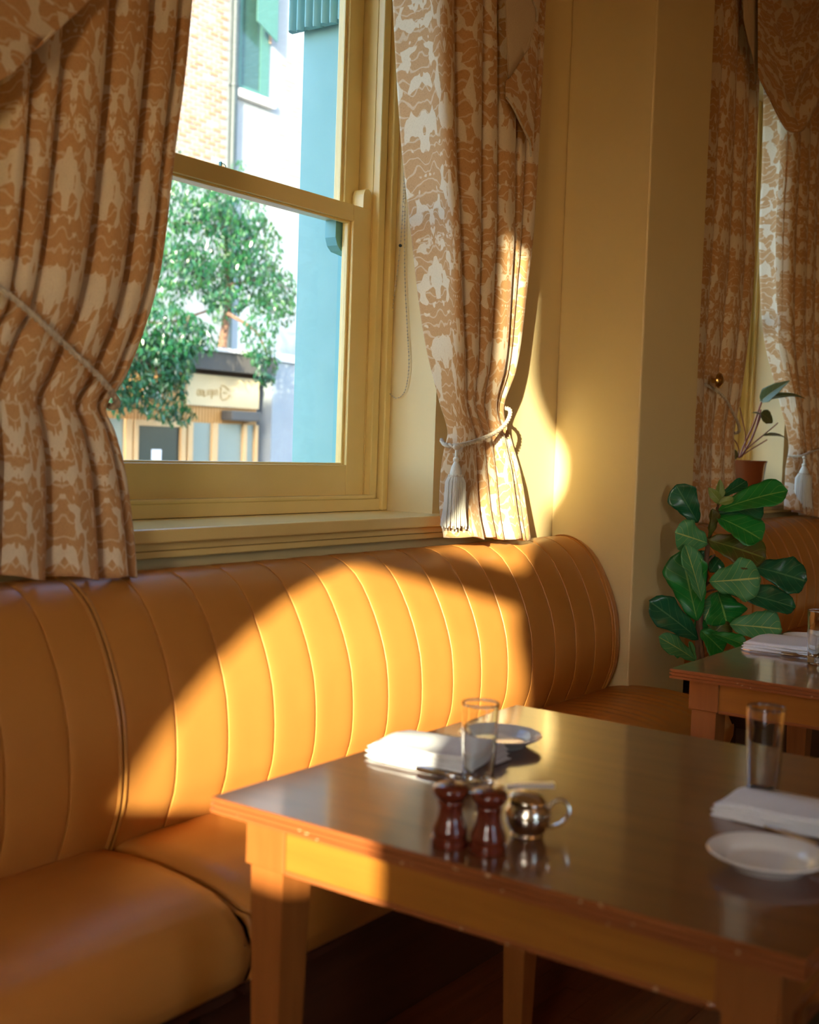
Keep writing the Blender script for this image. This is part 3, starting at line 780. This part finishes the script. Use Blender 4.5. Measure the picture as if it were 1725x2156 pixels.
# ------------------------------------------------------------------ table ware
TZ = .7503
def plate(loc, label, r=.077):
    t = thing('side_plate', label, 'plate', loc)
    prof = [(0, .002), (r*.52, .002), (r*.56, 0), (r*.62, 0), (r*.66, .004), (r*.97, .0165), (r, .0185), (r*.985, .0205), (r*.95, .0198), (r*.74, .0135), (r*.69, .0100), (r*.64, .0065), (r*.58, .0055), (0, .0052)]
    obj('dish', lathe(prof, 64), 'porcelain', t, True); return t
def ctr(px, py, z): p = at_z(px, py, z); return (p.x, p.y, TZ)
plate(ctr(1053, 1546, TZ+.018), 'white plate on the far side of the foreground table, behind a glass', .074)
plate(ctr(1617, 1795, TZ+.018), 'white plate at the right edge of the foreground table beside a napkin', .076)
plate(ctr(1706, 1341, TZ+.018), 'white plate on the back table partly hidden by a glass', .074)
def tumbler(loc, label, h=.146, s=1.0):
    t = thing('water_glass', label, 'glass', loc)
    prof = [(0, 0), (.0205*s, 0), (.0228*s, .002), (.0232*s, .006), (.0283*s, h-.004), (.0285*s, h-.001), (.0280*s, h), (.0274*s, h-.001), (.0273*s, h-.004), (.0222*s, .030), (.0205*s, .021), (.014*s, .0185), (0, .018)]
    obj('tumbler', lathe(prof, 48), 'glass', t, True); return t
g = at_z(998, 1672, TZ); tumbler((g.x+.01, g.y, TZ), 'tall clear glass on the foreground table behind the two pepper mills', .138)
g = at_z(1604, 1690, TZ); tumbler((g.x, g.y, TZ), 'tall clear glass beside the right napkin on the foreground table', .147)
g = at_z(1720, 1398, TZ); tumbler((g.x, g.y, TZ), 'tall clear glass on the back table at the right edge', .138)
def mill(loc, label):
    t = thing('pepper_mill', label, 'pepper mill', loc, group=None)
    obj('body', lathe([(0, 0), (.0246, 0), (.0252, .003), (.0252, .010), (.0225, .0125), (.0232, .015), (.0236, .019), (.0225, .0235), (.0190, .031), (.0168, .040), (.0160, .048), (.0164, .0535), (.0176, .0555), (.0176, .058), (.0165, .0595), (0, .0595)], 40), 'millwood', t, True)
    obj('head', lathe([(0, .0600), (.0168, .0600), (.0212, .0640), (.0240, .0690), (.0247, .0735), (.0230, .0775), (.0172, .0805), (.0090, .0825), (0, .0830)], 40), 'millwood', t, True)
    k = obj('knob', lathe([(0, .082), (.0045, .0825), (.0050, .0845), (.0035, .0860), (.0032, .0870), (.0052, .0885), (.0058, .0910), (.0048, .0935), (0, .0945)], 20), 'steel', t, True)
    return t
m1 = at_z(947, 1782, TZ); mill((m1.x+.006, m1.y+.004, TZ), 'dark wooden pepper mill, the one nearer the bench')
m2 = at_z(1028, 1797, TZ); mill((m2.x+.008, m2.y+.006, TZ), 'dark wooden mill next to the silver pot')
def pot():
    c = at_z(1103, 1770, TZ); c = Vector((c.x+.022, c.y+.008, TZ))
    t = thing('mustard_pot', 'small silver lidded pot with curved handle beside the mills', 'pot', c)
    obj('bowl', lathe([(0, .001), (.020, 0), (.0225, .002), (.021, .005), (.0255, .010), (.0295, .019), (.0305, .029), (.0285, .037), (.0255, .043), (.0265, .0455), (.0245, .0455), (.0235, .043), (.026, .036), (.028, .028), (.026, .018), (0, .008)], 48), 'silver', t, True)
    b = lathe([(0, .0125), (.009, .012), (.018, .0095), (.0245, .0045), (.0275, .001), (.0275, 0), (.0255, 0), (.0235, .0035), (0, .0105)], 40)
    bmesh.ops.rotate(b, verts=b.verts[:], cent=(0, 0, 0), matrix=Matrix.Rotation(radians(-12), 3, Vector((.58, -.81, 0)).cross(Vector((0, 0, 1)))))
    bmesh.ops.translate(b, verts=b.verts[:], vec=(0, 0, .0475)); lid = obj('lid', b, 'silver', t, True)
    d = Vector((rt.x, rt.y, 0)).normalized()
    hp = [d*.0275+Vector((0, 0, .036)), d*.034+Vector((0, 0, .047)), d*.046+Vector((0, 0, .050)), d*.0545+Vector((0, 0, .042)), d*.055+Vector((0, 0, .030)), d*.047+Vector((0, 0, .019)), d*.037+Vector((0, 0, .014)), d*.029+Vector((0, 0, .012))]
    obj('handle', tube(catmull(hp, 6), .0028, 8), 'silver', t, True)
    b = BM(); bmesh.ops.create_uvsphere(b, u_segments=12, v_segments=8, radius=.0042, matrix=Matrix.Translation(d*.0285+Vector((0, 0, .028)))); obj('hinge', b, 'silver', t, True)
    # spoon lying across the pot
    s = thing('mustard_spoon', 'silver spoon handle lying across the small silver pot', 'spoon', c+Vector((0, 0, .068)))
    a = -d*.030; e = d*.034
    nb = Vector((-d.y, d.x, 0)); b = BM()
    pts = [a+Vector((0, 0, -.003)), a*.3, e*.5+Vector((0, 0, .0015)), e+Vector((0, 0, .002))]
    cv = catmull(pts, 6); rings = []
    for i, p in enumerate(cv):
        w = .0050+.0016*(i/len(cv)); rings.append([b.verts.new(p+nb*w*sx+Vector((0, 0, sz*.0028))) for sx, sz in ((-1, -1), (1, -1), (1, 1), (-1, 1))])
    for A, B in zip(rings, rings[1:]):
        for i in range(4): b.faces.new((A[i], A[(i+1) % 4], B[(i+1) % 4], B[i]))
    b.faces.new(rings[0]); b.faces.new(rings[-1])
    h = obj('handle', b, 'spoonmetal', s, True)
    b = BM(); bmesh.ops.create_uvsphere(b, u_segments=16, v_segments=10, radius=1, matrix=Matrix.Translation(a*1.35+Vector((0, 0, -.004))) @ Matrix.Diagonal((.0085, .0085, .003, 1)))
    obj('spoon_bowl', b, 'steel', s, True)
pot()
def napkin(cx, cy, lx, ly, rz, label, bulge=.0):
    t = thing('folded_napkin', label, 'napkin', (cx, cy, TZ), rz)
    for k in range(3):
        z0 = .0012+k*.0078; ins = .0015*k
        def fn(u, v):
            x = (u-.5)*(lx-ins*2); y = (v-.5)*(ly-ins)
            e = min(u, 1-u)*lx; f = min(v, 1-v)*ly; q = min(e, f)/.008
            hz = min(1, q)**.5
            return (x + .003*sin(v*7+k), y+.002*sin(u*5+k*2), z0+.0074*hz + bulge*sin(v*pi)*.3 + .0022*sin(u*6+v*3+k)*hz + bulge*(1-v)**2)
        o = obj('fold', grid(20, 24, fn), 'linen', t, True)
        md = o.modifiers.new('thickness', 'SOLIDIFY'); md.thickness = .004; md.offset = -1
    return t
napkin(1.652, 1.115, .135, .205, radians(3), 'folded white napkin by the lit end of the foreground table', .003)
napkin(1.715, .530, .125, .215, radians(-4), 'folded white napkin with a fork at the right edge of the foreground table', .004)
napkin(3.275, 1.060, .20, .20, radians(0), 'folded white napkin on the back table', .0)
def knife(x, y, rz, label, l=.19):
    t = thing('table_knife', label, 'knife', (x, y, TZ), rz)
    b = BM(); tube(catmull([(0, 0, .0055), (0, l*.25, .006), (0, l*.45, .0055)], 5), [.0035]*5+[.0055]*5+[.0045], 10, b, flat=.8); obj('handle', b, 'steel', t, True)
    prof = [(-.006, l*.45), (-.009, l*.6), (-.009, l*.88), (-.003, l), (.005, l*.97), (.007, l*.8), (.006, l*.45)]
    b = BM(); lo = [b.verts.new((x_, y_, .0035)) for x_, y_ in prof]; hi = [b.verts.new((x_, y_, .0055)) for x_, y_ in prof]
    b.faces.new(lo); b.faces.new(hi)
    for i in range(len(prof)): b.faces.new((lo[i], lo[(i+1) % len(prof)], hi[(i+1) % len(prof)], hi[i]))
    obj('blade', b, 'steel', t)
    return t
def fork(x, y, rz, label, l=.185):
    t = thing('table_fork', label, 'fork', (x, y, TZ), rz)
    b = BM(); tube(catmull([(0, -l*.5, .004), (0, -l*.2, .005), (0, l*.1, .004), (0, l*.22, .006)], 5), [.005, .005, .005, .0045, .004, .004, .004, .003, .003, .003, .0025, .0025, .0028, .003, .0035, .004], 8, b, flat=.4); obj('handle', b, 'steel', t, True)
    b = BM(); bx(b, -.0105, .0105, l*.22, l*.30, .005, .0075, bev=.001); obj('tine_root', b, 'steel', t)
    for k in range(4):
        xx = -.009+k*.006
        obj('tine', tube([(xx, l*.29, .006), (xx, l*.4, .0045), (xx*.95, l*.5, .007)], [.0015, .0014, .0007], 6), 'steel', t, True)
    return t
knife(1.560, 1.005, radians(0), 'silver knife in front of the lit napkin on the foreground table')
fork(1.655, .560, radians(-22), 'silver fork sticking out from under the right napkin')
fork(1.702, 1.062, radians(114), 'silver fork between the lit napkin and the far plate')
knife(3.148, .955, radians(0), 'silver knife in front of the napkin on the back table')

# ------------------------------------------------------------------ chair at the lower right
def chair():
    c = at_z(1700, 2080, .66)
    t = thing('dining_chair', 'dark upholstered wooden chair just showing under the right table corner', 'chair', (1.735, .335, 0))
    for sx in (-1, 1):
        obj('rear_leg', tube(catmull([(sx*.19, -.33, 0), (sx*.19, -.28, .25), (sx*.19, -.25, .46), (sx*.185, -.30, .70), (sx*.18, -.36, .92)], 6), .019, 10), 'leg', t, True)
        obj('front_leg', tube([(sx*.19, .15, 0), (sx*.195, .15, .42)], [.014, .02], 10), 'leg', t, True)
        obj('arm', tube(catmull([(sx*.215, -.27, .645), (sx*.235, -.1, .650), (sx*.235, .03, .632), (sx*.225, .115, .592), (sx*.205, .13, .52), (sx*.195, .14, .42)], 6), .014, 10), 'leg', t, True)
    obj('seat', box(-.22, .22, -.26, .17, .40, .475, bev=.02), 'chairfabric', t, True)
    obj('backrest', box(-.17, .17, -.345, -.30, .56, .90, bev=.015), 'chairfabric', t, True)
    return t
chair()

# ------------------------------------------------------------------ fiddle leaf fig
def leaf_mesh(base, tip, w, nrm, shape='fig', bend=.10, fold=.15, wavy=.05, seed=0):
    base, tip = Vector(base), Vector(tip); ax = tip-base; Ln = ax.length; ax.normalize()
    nrm = Vector(nrm); nrm = (nrm-ax*nrm.dot(ax)).normalized(); sd_ = ax.cross(nrm)
    rnd = random.Random(seed)
    ph = rnd.random()*6
    if shape == 'fig': wp = [(0, .05), (.07, .30), (.18, .50), (.32, .62), (.48, .80), (.66, 1.0), (.80, .98), (.91, .74), (.975, .36), (1, .05)]
    elif shape == 'oval': wp = [(0, .03), (.1, .45), (.3, .9), (.5, 1), (.75, .8), (.92, .35), (1, .02)]
    else: wp = [(0, .1), (.05, .5), (.25, 1), (.5, .9), (.8, .45), (1, .01)]
    def fn(u, v):
        h = sinterp(wp, v)*w/2; s = (u-.5)*2
        off = bend*Ln*(-(v-.5)**2*1.6+.4) + fold*w*abs(s)*.5*sinterp(wp, v) + wavy*w*sin(v*13+ph+s*2)*abs(s)*.5
        jag = 1+.05*sin(v*17+ph)*abs(s)+.03*sin(v*31+2*ph)*abs(s)
        return base+ax*(Ln*v)+sd_*(s*h*jag)+nrm*off
    return grid(10, 18, fn, lambda u, v: (u, v))
def fig():
    Z4 = 4.9; D0 = 4.12
    def q(zx, zy, d=D0): return at_d(1380+zx/Z4, 980+zy/Z4, d)
    base = q(445, 1960); base.z = 0
    t = thing('fiddle_leaf_fig', 'fiddle leaf fig plant with broad green leaves in front of the pillar', 'plant', base)
    o = base.copy()
    st = [(438, 2080), (446, 1960), (452, 1800), (456, 1600), (468, 1420), (490, 1300), (512, 1190), (520, 1080), (532, 950), (540, 830), (560, 740), (592, 610), (612, 520), (640, 450), (655, 380)]
    cv = [q(x, y) for x, y in st]
    cv = [Vector((cv[0].x, cv[0].y, .40))]+cv
    pts = catmull([p-o for p in cv], 5); n = len(pts)
    obj('stem', tube(pts, [.0145-.0105*i/n + .0012*sin(i*1.9) for i in range(n)], 10), 'bark', t, True)
    pts = catmull([p-o for p in (Vector((cv[0].x+.03, cv[0].y-.02, .40)), q(490, 1960, D0-.02), q(478, 1850, D0-.02), q(468, 1780, D0-.01))], 5)
    obj('stem', tube(pts, .007, 8), 'bark', t, True)
    LV = [  # base, tip, width, depth offsets, normal tilt (right, up), material, bend, fold
        ((650, 465), (1370, 262), 250, -.02, -.10, (.15, .75), 'a', .12, .22),
        ((640, 500), (1115, 420), 230, .03, .06, (0, .3), 'b', .05, .15),
        ((680, 320), (940, 160), 110, .05, .10, (0, .5), 'b', .05, .1),
        ((440, 590), (215, 200), 230, .0, -.02, (-.4, .2), 'b', .10, .25),
        ((545, 750), (590, 445), 120, -.03, -.05, (.7, -.1), 'd', .06, .5),
        ((538, 800), (205, 690), 260, -.02, -.06, (-.15, .1), 'c', .05, .1),
        ((630, 530), (1100, 770), 290, -.03, -.10, (.2, .55), 'a', .12, .18),
        ((545, 770), (1140, 960), 300, -.02, -.09, (.1, .3), 'd', .10, .15),
        ((432, 1600), (270, 880), 330, -.01, -.03, (-.35, .15), 'a', .06, .2),
        ((480, 1400), (305, 815), 190, -.05, -.07, (.45, .1), 'c', .05, .25),
        ((560, 1200), (1090, 1160), 330, -.06, -.12, (.05, -.05), 'c', .05, .06),
        ((1000, 1040), (1560, 1200), 310, .06, .05, (.1, .4), 'b', .10, .15),
        ((650, 1270), (1445, 1470), 240, .01, .0, (.1, .7), 'b', .10, .25),
        ((640, 1300), (740, 1640), 360, .02, .02, (.2, .3), 'a', .08, .15),
        ((640, 1310), (500, 1610), 190, .04, .04, (-.2, .3), 'c', .08, .2),
        ((770, 1640), (1310, 1690), 280, -.01, -.03, (.05, .3), 'c', .07, .1),
        ((445, 1790), (-62, 1400), 250, -.01, -.08, (-.1, .35), 'b', .08, .15),
        ((420, 2010), (35, 1770), 160, .0, -.05, (-.1, .4), 'c', .10, .2),
        ((320, 1900), (182, 1930), 100, .05, .05, (0, .2), 'a', .05, .1),
        ((540, 1790), (740, 1590), 210, .0, .02, (.1, .2), 'd', .06, .15),
        ((590, 1735), (940, 1860), 130, -.04, -.07, (.1, .7), 'a', .08, .3),
        ((470, 1700), (700, 1920), 230, -.02, -.03, (.2, .4), 'a', .08, .2),
        ((450, 1560), (480, 1800), 170, .03, .03, (.1, .1), 'a', .05, .1),
        ((655, 410), (668, 145), 80, -.01, -.01, (.2, .0), 'e', .05, .3),
        ((690, 400), (548, 228), 80, -.02, -.03, (-.3, .1), 'e', .08, .3),
        ((650, 390), (830, 340), 70, -.03, -.04, (.1, .4), 'e', .06, .2),
        ((420, 2010), (352, 1815), 50, -.01, -.02, (.3, .1), 'c', .03, .3),
        ((560, 1100), (660, 960), 150, .04, .05, (0, .1), 'b', .05, .1),
        ((400, 900), (530, 960), 110, .05, .05, (0, .1), 'b', .05, .1),
        ((560, 2000), (620, 1780), 60, .03, .03, (0, .1), 'c', .03, .2)]
    for i, (b0, t0, w, d0, d1, (tr, tu), mt, bend, fold) in enumerate(LV):
        B = q(*b0, D0+d0); T = q(*t0, D0+d1)
        n = -fw + rt*tr + Vector((0, 0, 1))*tu
        bm = leaf_mesh(B-o, T-o, w*1.30/Z4/FPX*D0, n, 'fig' if mt != 'e' else 'oval', bend, fold, .10, i)
        l = obj('leaf', bm, 'leaf_'+mt, t, True); solidify(l, .0008)
    # leaf stalks reaching the stem
    for a, b in (((512, 1310), (660, 1275)), ((520, 1250), (575, 1195)), ((540, 1000), (620, 920)), ((545, 980), (560, 800)), ((610, 540), (655, 470))):
        obj('stalk', tube([q(*a)-o, q((a[0]+b[0])/2, (a[1]+b[1])/2-6, D0-.01)-o, q(*b, D0-.015)-o], .0035, 7), 'bark', t, True)
    p = thing('planter', 'dark planter on the floor holding the fiddle leaf fig', 'planter', (base.x, base.y, 0))
    obj('planter_body', lathe([(0, 0), (.045, 0), (.05, .005), (.064, .41), (.064, .42), (.058, .42), (.056, .385), (0, .385)], 32), 'darkpot', p, True)
    obj('soil', lathe([(0, .392), (.055, .388), (.055, .38), (0, .38)], 24), 'soil', p, True)
fig()

# ------------------------------------------------------------------ small plant on the far sill
def philo():
    Z = 6.738; Yp = 2.0
    def q(zx, zy, dy=0): return at_y(1500+zx/Z, 780+zy/Z, Yp+dy)
    c = q(485, 1275); h = c.z-1.0718; o = Vector((c.x, c.y, 1.0718))
    t = thing('flower_pot', 'brown glazed flower pot on the far window sill', 'pot', o)
    r = (q(655, 1275)-q(315, 1275)).length/2*.60
    obj('pot_body', lathe([(0, 0), (r*.74, 0), (r*.78, .006), (r*.98, h-.012), (r*1.02, h-.006), (r*1.02, h), (r*.95, h), (r*.9, h-.02), (0, h-.02)], 36), 'terracotta', t, True)
    obj('soil', lathe([(0, h-.012), (r*.91, h-.018), (r*.91, h-.024), (0, h-.024)], 24), 'soil', t, True)
    p = thing('potted_plant', 'leggy houseplant with reddish stalks in the brown sill pot', 'plant', o+Vector((0, 0, h-.014)))
    oo = p.location.copy()
    root = q(385, 1240)
    S = [((385, 1240), (470, 1020), (590, 760), (700, 450)), ((400, 1230), (500, 1080), (600, 880), (690, 560)), ((420, 1220), (540, 1010), (630, 800), (690, 640)), ((470, 1100), (470, 900), (430, 700), (392, 525)), ((450, 1150), (600, 1020), (760, 890), (880, 790), (930, 745)), ((400, 1225), (520, 1140), (650, 1060), (775, 985)), ((370, 1230), (380, 1130), (350, 1040), (308, 980)), ((370, 1235), (360, 1200), (345, 1190))]
    for i, pts in enumerate(S):
        obj('stalk', tube(catmull([q(*a, .0)-oo for a in pts], 6), .0042 if i < 3 else .0028, 8), 'petiole', p, True)
    LV = [((690, 430), (1105, 142), 200, (-.2, .3), .16, .5), ((675, 435), (1335, 410), 100, (.1, .9), .30, .3), ((690, 605), (860, 740), 190, (.1, .1), .08, .2), ((720, 925), (1080, 1005), 70, (.1, .8), .18, .3), ((348, 1245), (258, 1078), 90, (-.2, .1), .08, .2), ((700, 650), (560, 600), 60, (0, .5), .1, .2)]
    for i, (a, b, w, (tr, tu), bend, fold) in enumerate(LV):
        A, B = q(*a, -.005), q(*b, -.15 if i < 2 else -.03); n = -fw+rt*tr+Vector((0, 0, 1))*tu
        l = obj('leaf', leaf_mesh(A-oo, B-oo, w/Z/FPX*5.6, n, 'heart', bend, fold, .02, i+50), 'leaf_p', p, True); solidify(l, .0008)
philo()

# ------------------------------------------------------------------ added globes for warm room fill, unseen behind and above the viewer
for i, (x, y) in enumerate(((.6, -1.6), (3.7, -2.0))):
    t = thing('fill_pendant', ('added warm fill globe, out of view, nearest the sunny side window', 'added warm fill globe, out of view, farther along the room')[i], 'fill_lamp', (x, y, 2.55), 0, 'added fill globes over the room')
    b = BM(); bmesh.ops.create_uvsphere(b, u_segments=24, v_segments=14, radius=.17); obj('globe', b, 'fill_lamp', t, True)
    obj('fill_cord', tube([(0, 0, .16), (0, 0, .94)], .006, 8), 'darkgap', t)
    obj('fill_rose', lathe([(0, .92), (.06, .925), (.055, .945), (0, .95)], 20), 'brass', t, True)

# ------------------------------------------------------------------ outside: street, facade, shop, tree
GZ = -.65
struct('ground', box(-40, 60, 2.60, 40, GZ-.2, GZ), 'asphalt')
YF = 16.0
fac = struct('wall_facade', box(6, 32, YF, YF+.3, 2.0, 14), 'mortar')
# bricks: alternate rows, each its own part
bw, bh, gx, gz = .185, .058, .055, .030
meshes = []
for mname in ('brick1', 'brick2', 'brick3'):
    b = box(0, bw, -.012, .02, 0, bh); me = bpy.data.meshes.new('brick'); b.to_mesh(me); b.free(); me.materials.append(M[mname]); meshes.append(me)
nb = 0; zr = 5.78; row = 0
rb = random.Random(3)
while zr < 9.5:
    x = 14.30+(row % 2)*(bw+gx)/2
    while x < 15.93-bw*.3:
        # only rows the window shows
        if rb.random() < .97:
            o = bpy.data.objects.new('brick', rb.choice((meshes[0], meshes[1], meshes[1], meshes[2]))); COL.objects.link(o); o.parent = fac
            o.location = (x+rb.uniform(-.006, .006), YF-rb.uniform(0, .006), zr); nb += 1
        x += bw+gx
    zr += bh+gz; row += 1
for k in range(26):
    o = bpy.data.objects.new('brick', meshes[1]); COL.objects.link(o); o.parent = fac
    o.location = (rb.uniform(17.4, 18.3), YF-.038, 5.8+round(rb.uniform(0, 3.3)/.088)*.088); nb += 1
struct('wall_render', box(16.30, 24, YF-.045, YF+.1, 2.63, 14), 'render')
dp = thing('downpipe', 'dark grey downpipe running down the brick facade outside', 'pipe', (16.12, YF-.13, 2.8))
obj('pipe', tube([(0, 0, 0), (0, 0, 11)], .075, 14), 'pipe', dp, True)
for z in (4.2, 7.72, 11): obj('pipe_bracket', lathe([(.075, -.03), (.09, -.03), (.09, .03), (.075, .03)], 14, None, (0, 0, z-2.8)), 'pipe', dp, True)
w4 = struct_e('window_4')
obj('frame', wall_openings(BM(), 'x', YF-.075, YF-.02, 16.26, 17.10, 7.70, 10.2, [(16.36, 16.86, 7.80, 10.1)]), 'greenframe', w4)
obj('pane', box(16.36, 16.86, YF-.055, YF-.04, 7.80, 10.1), 'greenglass', w4)
b = BM(); f = [b.verts.new(p) for p in ((16.50, YF-.30, 8.95), (17.06, YF-.30, 8.72), (17.06, YF-.30, 10.2), (16.50, YF-.30, 10.2))]; b.faces.new(f)
o = obj('awning_cloth', b, 'greenframe', w4); solidify(o, .02)
obj('stone_sill', box(16.20, 17.22, YF-.17, YF, 7.55, 7.70, bev=.01), 'stone', w4)
obj('jamb_edge', box(17.08, 17.14, YF-.09, YF-.02, 8.75, 10.2), 'brick2', w4)

shop = thing('shop_front', 'low shop front with cream sign and oak framed windows across the street', 'shop', (12.4, 12.95, GZ))
so = shop.location.copy()
def sp(name, x0, x1, y0, y1, z0, z1, m, parent=None, bev=0):
    k = YS/15.75; zz = lambda z: GZ if z <= GZ else 1.27+(z-1.27)*k
    return obj(name, box(x0*k-so.x, x1*k-so.x, y0-so.y, y1-so.y, zz(z0)-so.z, zz(z1)-so.z, bev=bev), m, parent or shop)
YS = 12.80
sp('shop_wall', 12, 16.95, YS+.15, YS+.25, GZ, 2.75, 'plinth')
sp('fascia', 12, 17.0, YS-.25, YS+.2, 2.50, 2.83, 'eave')
sp('eave_board', 12, 17.05, YS-.30, YS+.2, 2.83, 2.90, 'stone')
sp('sign_band', 12, 14.9, YS+.02, YS+.15, 1.86, 2.42, 'shopslat')
sg = sp('sign_board', 14.95, 16.80, YS-.06, YS, 1.86, 2.42, 'shopsign')
sp('notice', 14.05, 14.40, YS-.02, YS+.02, 1.93, 2.16, 'stone')
k = 0
x = 12.4
while x < 16.8:                                          # slatted band above the shop windows
    sp('slat', x, x+.055, YS-.01, YS+.03, 1.56, 1.86, 'shopslat'); x += .075
sp('slat_backing', 12, 16.85, YS+.031, YS+.1, 1.56, 1.86, 'shopslat')
for x0, x1 in ((13.60, 13.74), (13.78, 13.88), (14.86, 14.97), (15.02, 15.14), (15.62, 15.76), (16.42, 16.52), (16.74, 16.82)):
    sp('post', x0, x1, YS-.05, YS+.06, GZ, 1.56, 'shopwood')
sp('door_head', 13.88, 14.86, YS-.04, YS+.05, 1.46, 1.56, 'shopwood')
sp('door_pane', 13.88, 14.86, YS+.0, YS+.03, -.2, 1.46, 'shopglass')
sp('paper_notice', 14.22, 14.44, YS-.012, YS-.004, .86, 1.06, 'linen')
for x0, x1 in ((13.2, 13.60), (15.14, 15.62), (15.76, 16.42), (16.52, 16.74)):
    sp('shop_pane', x0, x1, YS+.0, YS+.03, -.1, 1.56, 'shopglass2')
sp('stall_riser', 12.5, 16.85, YS-.08, YS+.06, GZ, .62, 'shopwood')
sp('air_unit', 15.85, 16.62, YS-.25, YS-.02, 1.62, 1.80, 'eave', bev=.02)
# lettering on the sign: round emblem and a short lower case word, thin tan strokes
def P2(px, py): p = at_y(380+px/10.78, 780+py/10.78, YS-.07); return Vector((p.x-so.x, YS-.065-so.y, p.z-so.z))
def stroke(pts, r=.012): return tube([P2(*p) for p in pts], r, 6)
b = BM()
for seg in ([(945, 345), (1000, 350), (1060, 400), (1110, 450)], [(1125, 560), (1090, 620), (1030, 660), (950, 665)], [(930, 380), (915, 500), (925, 640)], [(985, 505), (1060, 515)]):
    tube([P2(*p) for p in seg], .010, 6, b)
obj('sign_emblem', b, 'signink', sg)
LT = {'n': [[(845, 570), (845, 440), (800, 440), (790, 470), (790, 570)]], 'i': [[(745, 440), (745, 570)]],
      'n2': [[(715, 640), (715, 440), (670, 440), (665, 560)]], 'u': [[(625, 440), (620, 560), (560, 570), (545, 600), (545, 450)]],
      'o': [[(500, 440), (470, 450), (465, 540), (495, 565), (520, 530), (515, 460), (500, 440)]], 'o2': [[(425, 430), (395, 450), (390, 550), (420, 570), (450, 540), (448, 450), (425, 430)]]}
for kx, segs in LT.items():
    b = BM()
    for s_ in segs: tube([P2(*p) for p in s_], .009, 6, b)
    obj('sign_letter', b, 'signink', sg)
# pale end wall to the right of the shop
ew = struct('wall_street', box(13.85, 22, YS-.15, YF, GZ, 2.50), 'render')
struct('roof_shop', box(9.6, 13.85, YS+.2, YF, 2.48, 2.585), 'stone')
struct('wall_parapet', box(13.80, 22, YS-.2, YF, 2.50, 2.62), 'stone')
struct('pavement', box(4, 40, YS-2.5, YS-.5, GZ, GZ+.12), 'poster')
# added unseen block, placed to keep the lower shop front in shade
blocker = thing('shade_block', 'added plain block out of view, keeping the shop front in shade', 'sun_blocker', (-10.5, 1, GZ))
obj('block_body', box(-4.5, 4.2, -1.5, 1.55, 0, 7.75), 'brick2', blocker)
obj('block_cap', box(-4.6, 4.3, -1.6, 1.6, 7.75, 7.95), 'stone', blocker)

# street tree: one crown of many small leaves, branches, trunk
def tree():
    Yt = 13.3; KT = Yt/8.0
    def q(px, py, dy=0): return at_y(px, py, Yt+dy)
    t0 = q(468, 748); t0.z = 2.585
    t = thing('street_tree', 'leafy tree with hanging glossy green leaves above the shop outside', 'tree', t0)
    o = t0.copy()
    tr = [Vector((0, 0, -.0)), q(470, 715)-o, q(478, 660)-o, q(480, 560)-o, q(470, 470)-o, q(450, 400)-o]
    obj('trunk', tube(catmull(tr, 6), [(.085 if i == 0 else .05*KT-.0013*KT*i) for i in range(31)], 10), 'bark', t, True)
    brs = [((480, 600), (560, 590), (610, 610)), ((478, 640), (420, 660), (350, 680), (300, 680), (260, 720)), ((300, 690), (300, 640), (330, 600)), ((470, 480), (420, 470), (360, 470)), ((475, 520), (530, 500), (560, 470)), ((400, 665), (370, 740), (340, 820)), ((480, 660), (540, 700), (570, 770)), ((300, 690), (270, 770), (250, 840))]
    for k, b_ in enumerate(brs):
        obj('branch', tube(catmull([q(*p, (-1.1 if k >= 5 else -.2+.2*sin(k*2.1))*(1 if (p[1] > 690 or k < 5) else .6))-o for p in b_], 6), [(.018-.0011*i)*KT for i in range(6*(len(b_)-1)+1)] if len(b_) < 4 else .011*KT, 7), 'bark', t, True)
    rnd = random.Random(11)
    clusters = [  # px, py, rx, ry, count : leaf clouds
        (400, 420, 85, 60, 620), (490, 440, 70, 60, 480), (440, 510, 110, 70, 900), (540, 520, 55, 70, 420), (380, 560, 70, 50, 450),
        (500, 590, 100, 60, 720), (580, 610, 45, 55, 320), (600, 650, 25, 35, 110), (350, 700, 80, 60, 680), (310, 760, 70, 70, 520), (375, 755, 40, 50, 260),
        (265, 800, 40, 60, 260), (340, 830, 55, 50, 300), (250, 840, 25, 30, 70), (375, 870, 40, 22, 80), (545, 700, 40, 60, 200), (560, 770, 25, 45, 100), (470, 620, 45, 60, 160),
        (425, 710, 36, 36, 90), (365, 620, 40, 30, 110), (500, 345, 18, 12, 14), (370, 300, 12, 30, 10), (300, 640, 40, 30, 130)]
    import array
    verts = []; faces = []
    for cx, cy, rx, ry, n in clusters:
        for _ in range(int(n*1.5)):
            a = rnd.uniform(0, 2*pi); rr = sqrt(rnd.random())
            px = cx+rx*rr*cos(a); py = cy+ry*rr*sin(a)
            p = q(px, py, (rnd.gauss(-.25, .30) if cy < 690 else rnd.gauss(-1.15, .12)))-o
            ln = rnd.uniform(.045, .078)*KT; wd = ln*rnd.uniform(.30, .42)
            ax = Vector((rnd.gauss(0, .5), rnd.gauss(0, .5), -1+rnd.gauss(0, .45))).normalized()
            s = ax.cross(Vector((rnd.gauss(0, 1), rnd.gauss(0, 1), rnd.gauss(0, .4)))).normalized(); nn = ax.cross(s)
            i = len(verts)
            verts += [p, p+ax*ln*.45+s*wd*.5+nn*wd*.12, p+ax*ln, p+ax*ln*.45-s*wd*.5+nn*wd*.12, p+ax*ln*.45]
            faces += [(i, i+1, i+4), (i+1, i+2, i+4), (i+4, i+2, i+3), (i, i+4, i+3)]
    me = bpy.data.meshes.new('foliage'); me.from_pydata([tuple(v) for v in verts], [], faces); me.materials.append(M['treeleaf'])
    f = bpy.data.objects.new('foliage', me); COL.objects.link(f); f.parent = t; f['kind'] = 'stuff'
tree()
